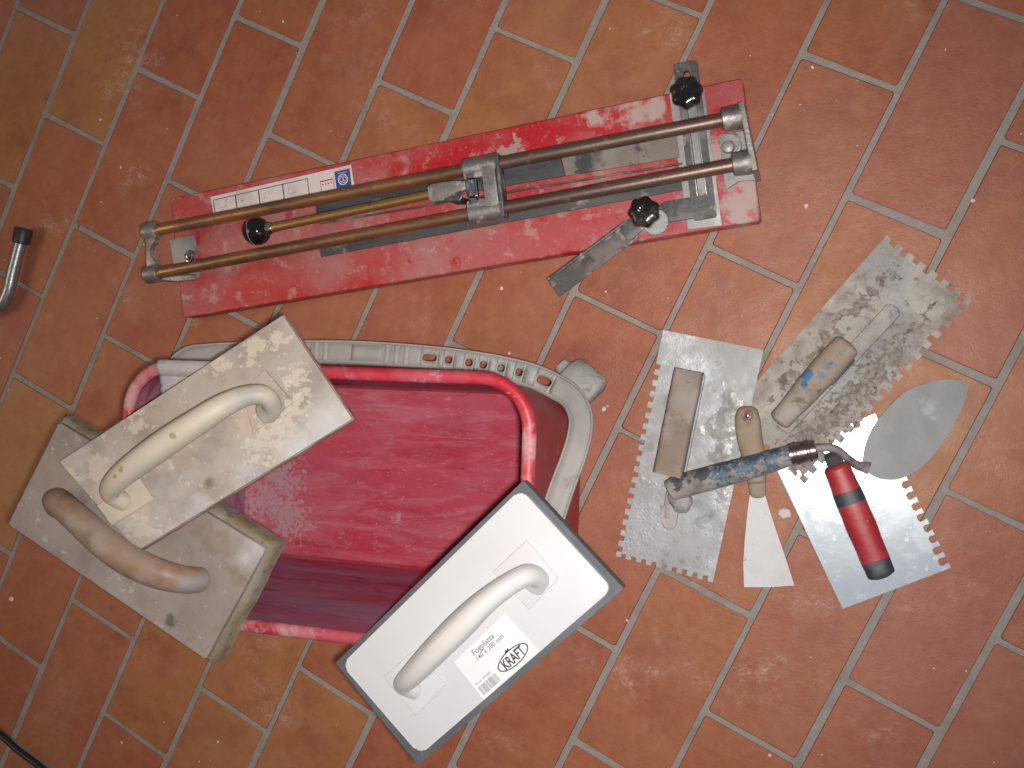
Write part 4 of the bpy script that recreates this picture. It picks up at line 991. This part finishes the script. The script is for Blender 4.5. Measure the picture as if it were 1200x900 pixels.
def fbm(x, y, s, seed, o=4):
    v_ = 0; a = 1; f = s
    for _ in range(o): v_ += a * noise.noise(Vector((x * f, y * f, seed + _ * 7.7))); a *= .55; f *= 2.1
    return v_

# bright red-handled trowel lies lowest
zr1 = .002
fr3, L3, W3 = rect(at(1026, 483, zr1), at(1112, 662, zr1), at(990, 717, zr1), at(904, 538, zr1))
t3 = thing('notched_trowel', 'shiny steel notched trowel with red and black rubber handle, partly under the pointed trowel', 'notched trowel', (fr3.o.x, fr3.o.y, 0))
# x runs from the top end to the near end; +y side carries the deep notches
ys = 1 if fr3.inv(at(1070, 570, zr1))[1] > 0 else -1
pts = [(-L3/2, -ys * W3/2), (L3/2, -ys * W3/2)]
side = toothed((L3/2, ys * W3/2), (-L3/2 + .016, ys * W3/2), .0135, .0088, .5, (0, -ys), True, jit=.1, seed=2)
pts += side
pts += [(-L3/2, ys * W3/2)]
pts += toothed((-L3/2, ys * W3/2 - ys * .014), (-L3/2, -ys * W3/2 + ys * .006), .0135, .0070, .5, (1, 0), True, jit=.1, seed=5)
obj('blade', blade_mesh(fr3, pts, -.0008, .0002), mSTEEL, t3, smooth=20)
h0, h1 = on(fr3, 981, 549, .043), on(fr3, 1032, 671, .040)
hp = [(h0[0], h0[1]), (h1[0], h1[1])]
def hpt(t, z): return fr3.P(h0[0] + (h1[0] - h0[0]) * t, h0[1] + (h1[1] - h0[1]) * t, z)
segs3 = [('red_grip', mREDH, 0.00, .22, 0, None), ('black_band', mBLKH, .22, .34, 0, None), ('red_grip', mREDH, .34, .88, 0, None), ('black_end_cap', mBLKH, .88, 1.0, .006, None)]
def r3(t): return .0138 + .0022 * math.sin(min(1, t * 1.2) * math.pi * .8) + .0003 * math.cos(t * 22)
for nm, mt_, a, b, dm, _ in segs3:
    P_ = [hpt(a + (b - a) * k / 8, .038) for k in range(9)]
    bm = bmesh.new(); R_ = [(r3(a + (b - a) * k / 8), .0125) for k in range(9)]
    if nm == 'black_end_cap': P_ += [hpt(1.02, .038), hpt(1.035, .0375)]; R_ += [(.0145, .011), (.0095, .007)]
    if nm == 'red_grip' and a == 0: P_ = [hpt(-.03, .038)] + P_; R_ = [(.0112, .0095)] + R_
    sweep(bm, P_, R_, 24, sq=2.6); obj(nm, bm, mt_, t3, smooth=50)
bm = bmesh.new(); sweep(bm, [hpt(-.02, .038), hpt(-.09, .034), hpt(-.12, .026), hpt(-.10, .012), hpt(-.02, .003)], [(.009, .004), (.0085, .004), (.0085, .0035), (.0085, .0035), (.0085, .0022)], 10, sq=4); obj('tang', bm, mDARKST, t3)
bm = bmesh.new(); sweep(bm, [hpt(-.10, .0022), hpt(.95, .0022)], [(.0085, .0020)] * 2, 8, sq=4); obj('mounting_bar', bm, mSTEEL, t3)

# crusted trowel on top of it
zr2 = .0062
a_, b_, c_, d_ = at(1041, 275, .0045), at(1137, 353, .0045), at(945, 566, .0060), at(849, 488, .0050)
fr4, L4, W4 = rect(a_, d_, c_, b_)
t4 = thing('notched_trowel', 'large mortar-crusted notched trowel with short blue-spotted wooden handle, toothed on two sides', 'notched trowel', (fr4.o.x, fr4.o.y, 0))
ys = 1 if fr4.inv(b_)[1] > 0 else -1
pts = [(L4/2, -ys * W4/2)]
pts += edge((-L4/2, -ys * W4/2), (-L4/2, ys * W4/2), .0155, .0070, .5, (1, 0), jit=.2, seed=8)
pts += edge((-L4/2, ys * W4/2), (L4/2, ys * W4/2), .0155, .0075, .5, (0, -ys), jit=.2, seed=9)
pts += edge((L4/2, ys * W4/2), (L4/2, -ys * W4/2), .0155, .0070, .5, (-1, 0), jit=.2, seed=10)
obj('blade', rough_up(blade_mesh(fr4, pts, -.0010, .0004), .0004, 50), mCRUSTB, t4, smooth=20)
def crf(x, y):
    e = min(L4/2 - abs(x), W4/2 - abs(y)); v_ = fbm(x, y, 26, 3) * .9 + fbm(x, y, 120, 8, 3) * .45 + .12
    if e < .014: v_ -= (.014 - e) * 60 + (.8 if e < .0085 else 0)
    return v_
obj('mortar_crust', crust(fr4, L4, W4, crf, .0006, .0030, .0013), mCRUSTB, t4, smooth=60)
def crf2(x, y):
    yy = y * ys; band = 1 - abs(yy - .030) / .020 - max(0, abs(x - .045) - .07) * 14
    return -.10 + .9 * max(-1, band) * .6 + fbm(x, y, 150, 21, 4) * .8
def crf3(x, y):
    yy = y * ys; band = 1 - abs(yy + .030) / .016 - max(0, abs(x + .01) - .07) * 16
    return -.28 + .55 * max(-1, band) + fbm(x, y, 90, 41, 4) * .8
obj('mortar_crust', crust(fr4, L4, W4, crf3, .0012, .0018, .0011), mBROWNC, t4, 'brown stained crust above the handle', smooth=60)
obj('mortar_crust', crust(fr4, L4, W4, crf2, .0016, .0034, .0011), mBROWNC, t4, 'coarse dark crumbly ridge beside the handle', smooth=60)
h0, h1 = on(fr4, 992, 405, .030), on(fr4, 915, 492, .030)
def lerp2(a, b, t): return (a[0] + (b[0] - a[0]) * t, a[1] + (b[1] - a[1]) * t)
P_ = [fr4.P(*lerp2(h0, h1, t), .030) for t in [i / 10 for i in range(11)]]
bm = sweep(bmesh.new(), P_, [(.0125 + .0035 * math.sin(math.pi * min(1, .25 + i / 12)), .012) for i in range(11)], 20, sq=2.8, dome=.005)
obj('handle', rough_up(bm, .0006, 50), mPAINTW2, t4)
b0, b1 = on(fr4, 1046, 364, .005), on(fr4, 920, 500, .005)
bm = sweep(bmesh.new(), [fr4.P(*b0, .0035), fr4.P(*b1, .0035)], [(.0095, .0042)] * 2, 12, sq=3, dome=.006); obj('mounting_bar', rough_up(bm, .0005, 90), mCRUSTB, t4)
bm = sweep(bmesh.new(), [fr4.P(*lerp2(b0, b1, .40), .004), fr4.P(*lerp2(b0, b1, .42), .016), fr4.P(*lerp2(b0, b1, .47), .026), fr4.P(*lerp2(b0, b1, .6), .029)], [(.008, .004)] * 4, 8, sq=4); obj('tang', bm, mDUSTST, t4)

# galvanised notched trowel on the left
zr5 = .0085
frg, LG, WG = rect(at(777, 389, .006), at(721, 654, .003), at(836, 680, .004), at(895, 408, .0085))
t5 = thing('notched_trowel', 'grey galvanised notched trowel with plain square wooden handle, nearest to the bucket', 'notched trowel', (frg.o.x, frg.o.y, 0))
ys = 1 if frg.inv(at(750, 520, .004))[1] > 0 else -1
pts = [(-LG/2, -ys * WG/2), (-LG/2, ys * WG/2)]
pts += edge((-LG/2 + .034, ys * WG/2), (LG/2, ys * WG/2), .0130, .0058, .5, (0, -ys), jit=.12, seed=3)
pts += edge((LG/2, ys * WG/2), (LG/2, -ys * WG/2), .0125, .0055, .5, (-1, 0), jit=.12, seed=4) + [(LG/2, -ys * WG/2)]
obj('blade', rough_up(blade_mesh(frg, pts, -.0008, .0004), .0003, 40), mGALV, t5, smooth=20)
gh0, gh1 = on(frg, 808, 434, .036), on(frg, 783, 556, .036)
def crg(x, y):
    yy = -y * ys; e = min(LG/2 - abs(x), WG/2 - abs(y))
    v_ = fbm(x, y, 30, 13) * .8 + fbm(x, y, 14, 31, 2) * .7 - .42 + yy * 5
    v_ += .95 * max(0, 1 - ((x + .045) / .05) ** 2 - ((yy - .035) / .022) ** 2)
    if e < .009: v_ -= (.009 - e) * 50
    return v_
mWET = M('glossy_adhesive', (0.40, 0.39, 0.375), 0.30, 0.0, spec=.7, layers=[dict(col=(0.24, 0.225, 0.21), s=30, lo=.48, hi=.64, a=.8, r=.55), dict(col=(0.50, 0.50, 0.50), s=26, lo=.55, hi=.66, a=.7)], bump=[(90, .0012)])
obj('adhesive_layer', crust(frg, LG, WG, crg, .0006, .0024, .0014), mWET, t5, smooth=60)
P_ = [frg.P(*lerp2(gh0, gh1, t), .036) for t in (0, .2, .4, .6, .8, 1)]
bm = sweep(bmesh.new(), P_, [(.0165, .0115)] * 6, 24, sq=5.5); obj('handle', rough_up(bm, .0004, 40), mWOODD, t5)
b0, b1 = on(frg, 821, 440, .003), on(frg, 800, 600, .003)
bm = sweep(bmesh.new(), [frg.P(*on(frg, 817, 440, .003), .0032), frg.P(*on(frg, 785, 606, .003), .0032)], [(.0095, .0034)] * 2, 12, sq=3, dome=.005); obj('mounting_bar', rough_up(bm, .0004, 80), mGALV, t5)
bm = sweep(bmesh.new(), [frg.P(*lerp2(gh0, gh1, .15), .003), frg.P(*lerp2(gh0, gh1, .15), .032)], [(.008, .003)] * 2, 8, up=(1, 0, 0), sq=4); obj('tang', bm, mDARKST, t5); bm = bmesh.new()
sweep(bm, [frg.P(*lerp2(gh0, gh1, .85), .003), frg.P(*lerp2(gh0, gh1, .85), .032)], [(.008, .003)] * 2, 8, up=(1, 0, 0), sq=4); obj('tang', bm, mDARKST, t5)

# ------------------------------------------------------------------ putty knife
pk = thing('putty_knife', 'small putty knife with pale wooden handle and plaster-whitened flared blade', 'putty knife', at(887, 600, 0))
fz = Fr((0, 0, 0), (1, 0, 0))
zk = .004
bl = [(879, 578), (896, 578), (900, 592), (909, 620), (921, 655), (931, 686), (902, 688), (872, 688), (871, 660), (873, 630), (876, 600)]
dense_b = [at(a, b, zk).to_2d() for a, b in bl]
obj('blade', pr(fz, ccw([tuple(q) for q in dense_b]), .0032, .0044), mPUTTYB, pk, smooth=0)
hpts = [(876, 482, .0118), (876, 492, .0145), (878, 510, .0146), (882, 530, .0136), (885, 550, .0122), (887, 566, .0102), (888, 578, .0092)]
P_ = [at(a, b, .018 - .010 * i / 6) for i, (a, b, r) in enumerate(hpts)]
d_ = smooth_path([(*p, hpts[i][2]) for i, p in enumerate(P_)], 4)
bm = sweep(bmesh.new(), [q[:3] for q in d_], [(q[3], min(q[3], .0095) if i < 20 else .005) for i, q in enumerate(d_)], 20, sq=2.8, dome=.006)
obj('handle', bm, mPUTTYH, pk)
hp_ = at(876, 487, .0285)
bm = bmesh.new(); lathe(bm, Vector((hp_.x, hp_.y, .0265)), (0, 0, 1), [(0, .0068), (.0007, .0064), (.0009, .003)], 20); obj('rust_ring', rough_up(bm, .0003, 300), mSTAIN, pk)
bm = bmesh.new(); lathe(bm, Vector((hp_.x, hp_.y, .0268)), (0, 0, 1), [(0, .0034), (.0016, .0032), (.0024, .0015)], 16); obj('rivet', bm, mCHROME, pk)

# ------------------------------------------------------------------ pointed trowel
pt_ = thing('pointing_trowel', 'leaf-shaped pointed trowel with cement-grey blade and blue-painted wooden handle', 'trowel', at(1060, 510, 0))
zl = .020
leaf = [(1137, 449), (1122, 445), (1103, 445), (1083, 450), (1063, 458), (1047, 472), (1032, 488), (1020, 507), (1013, 527), (1012, 545), (1022, 557), (1037, 562), (1055, 561), (1075, 551), (1093, 535), (1110, 512), (1124, 488), (1133, 467)]
lp = [at(a, b, zl).to_2d() for a, b in leaf]
lpd = smooth_path([tuple(q) for q in lp] + [tuple(lp[0])], 3)[:-1]
tip = at(1137, 449, .012); heel = at(1017, 552, .020)
fl_ = Fr((0, 0, 0), (1, 0, 0))
bm = bmesh.new(); cx_ = sum(q[0] for q in lpd) / len(lpd); cy_ = sum(q[1] for q in lpd) / len(lpd)
def leafz(x, y):
    t = ((Vector((x, y)) - heel.to_2d()).dot((tip - heel).to_2d())) / (tip - heel).to_2d().length_squared
    return .021 - .012 * t
rings = []
for f in (1.0, .8, .6, .4, .2):
    rings.append([(cx_ + (x - cx_) * f, cy_ + (y - cy_) * f) for x, y in lpd])
top = [[bm.verts.new((x, y, leafz(x, y) - .0012 * (1 - f_) + .0)) for x, y in r_] for f_, r_ in zip((1, .8, .6, .4, .2), rings)]
bot = [[bm.verts.new((x, y, leafz(x, y) - .0014 - .0012 * (1 - f_))) for x, y in r_] for f_, r_ in zip((1, .8, .6, .4, .2), rings)]
n = len(lpd)
for a, b in zip(top, top[1:]):
    for k in range(n): bm.faces.new((a[k], a[(k+1) % n], b[(k+1) % n], b[k]))
for a, b in zip(bot, bot[1:]):
    for k in range(n): bm.faces.new((b[k], b[(k+1) % n], a[(k+1) % n], a[k]))
for k in range(n): bm.faces.new((bot[0][k], bot[0][(k+1) % n], top[0][(k+1) % n], top[0][k]))
bm.faces.new(top[-1]); bm.faces.new(bot[-1][::-1])
obj('blade', bm, mLEAF, pt_, smooth=30)
sh = [(1019, 549, .0205, .0070, .0012), (1012, 547, .0225, .0060, .0030), (1004, 545, .027, .0048, .0045), (993, 537, .036, .0044, .0044), (984, 529, .046, .0044, .0044), (974, 525, .053, .0044, .0044), (960, 525, .055, .0044, .0044), (950, 527, .055, .0044, .0044)]
d_ = smooth_path([(*at(a, b, c), r, s_) for a, b, c, r, s_ in sh], 5)
obj('shank', sweep(bmesh.new(), [q[:3] for q in d_], [(q[3], q[4]) for q in d_], 14), mSHANK, pt_)
fa, fbp = at(957, 527, .055), at(931, 532, .054)
obj('ferrule', lathe(bmesh.new(), fa, fbp - fa, [(0, .008), (.0008, .0105), (.006, .0112), (.007, .0122), (.009, .0122), (.010, .0114), (.020, .0120), (.021, .0128), (.0235, .0128), (.0245, .0120), (.028, .0122)], 28), mFERR, pt_)
hh = [(932, 532, .054, .0112), (905, 540, .052, .0121), (875, 549, .049, .0130), (845, 557, .045, .0136), (815, 565, .041, .0140), (795, 571, .038, .0138), (787, 575, .037, .0132)]
d_ = smooth_path([(*at(a, b, c), r) for a, b, c, r in hh], 4)
bm = sweep(bmesh.new(), [q[:3] for q in d_], [(q[3], q[3] * .95) for q in d_], 22, dome=.003); obj('handle', rough_up(bm, .0006, 55), mPAINTW, pt_)
# mortar lump on the butt of the handle
bm = bmesh.new(); bmesh.ops.create_icosphere(bm, subdivisions=4, radius=1, matrix=Matrix.Translation(at(797, 585, .030)) @ Matrix.Rotation(.5, 4, 'Z') @ Matrix.Diagonal((.0125, .0165, .012, 1)))
obj('mortar_lump', rough_up(bm, .0025, 110), mMORT, pt_, smooth=60)
tag(obj('mortar_blob', rough_up(pr(Fr(at(785, 605, .0), (1, .1, 0)), rrect(.018, .030, .0088, 6), .0045, .0105, .0035, 3), .0008, 120), mMORTP), 'pale rounded mortar blob on the grey trowel below the handle end', 'mortar blob')

# ------------------------------------------------------------------ other things at the edges
pc = [(-60, 352, .0125), (-35, 362, .0115), (-12, 364, .0110), (2, 356, .0110), (10, 341, .0110), (15, 320, .0110), (20, 300, .0110), (25, 281, .0110)]
pipe = thing('bent_pipe', 'bent galvanised steel tube with black rubber end cap at the left edge', 'pipe', at(12, 330, 0))
d_ = smooth_path([tuple(at(a, b, .016)) for a, b, r in pc], 6)
obj('tube', sweep(bmesh.new(), d_, [.0088] * len(d_), 24), mPIPE, pipe)
a, b = at(24.5, 284, .016), at(28, 268, .016)
obj('rubber_cap', lathe(bmesh.new(), a, b - a, [(-.002, .0102), (0, .0122), (.018, .0128), (.0205, .0115), (.021, .0088), (.016, .0080)], 26), mRUBB, pipe)
cb = [(-40, 835), (0, 861), (22, 880), (45, 897), (75, 925), (110, 965)]
d_ = smooth_path([tuple(at(a, b, .005)) for a, b in cb], 8)
tag(obj('cable', sweep(bmesh.new(), d_, [.0048] * len(d_), 14), mCABLE), 'thin black cable crossing the near left corner of the floor', 'cable')
# mortar-caked stub behind the bucket handle
rl = thing('scrub_brush', 'mortar-caked grey round stub lying on the floor behind the bucket handle', 'brush', at(685, 458, 0))
ax0, ax1 = at(664, 434, .026), at(699, 469, .026)
bm = lathe(bmesh.new(), ax0, (ax1 - ax0), [(0, .018), (.004, .0225), (.018, .0255), (.040, .0262), (.0445, .0250), (.047, .019), (.0475, .006)], 40)
obj('caked_head', rough_up(bm, .0022, 55), mMORT, rl, smooth=60)
bm = bmesh.new(); lathe(bm, ax0 + (ax0 - ax1).normalized() * .010, ax1 - ax0, [(0, .010), (.012, .011)], 16); obj('stem', bm, mMORT, rl)

# loose mortar crumbs
bm = bmesh.new(); R_ = random.Random(12)
def crumb(x, y, r, z=0):
    m4 = Matrix.Translation((x, y, z + r * .35)) @ Matrix.Rotation(R_.random() * 6, 4, 'Z') @ Matrix.Diagonal((r * R_.uniform(.7, 1.3), r * R_.uniform(.6, 1.1), r * .5, 1))
    g = bmesh.ops.create_icosphere(bm, subdivisions=1, radius=1, matrix=m4)
    for v_ in g['verts']: v_.co += Vector((R_.uniform(-1, 1), R_.uniform(-1, 1), R_.uniform(-.5, .5))) * r * .25
for px, py, r in ((342, 382, .0042), (338, 385, .003), (344, 387, .0025), (919, 602, .0075), (708, 479, .0035), (712, 476, .002), (118, 140, .0022), (332, 25, .002), (14, 702, .0035), (256, 869, .002), (143, 870, .002), (1140, 235, .003), (952, 79, .0022), (588, 338, .0022), (710, 342, .0022), (597, 414, .0022), (1033, 447, .002), (945, 242, .003), (735, 727, .002), (902, 885, .003), (940, 493, .002), (278, 274, .0015), (142, 196, .0018), (119, 237, .0018)):
    p = at(px, py); crumb(p.x, p.y, r)
for i in range(190):
    x, y = R_.uniform(-.85, .7), R_.uniform(-.6, .6)
    if noise.noise(Vector((x * 5, y * 5, 1))) + R_.random() * .7 > .3: crumb(x, y, R_.uniform(.0004, .0014))
cr = obj('mortar_crumbs', bm, mCRUMB, smooth=0); cr['kind'] = 'stuff'; cr['label'] = 'tiny pale mortar crumbs scattered over the floor'
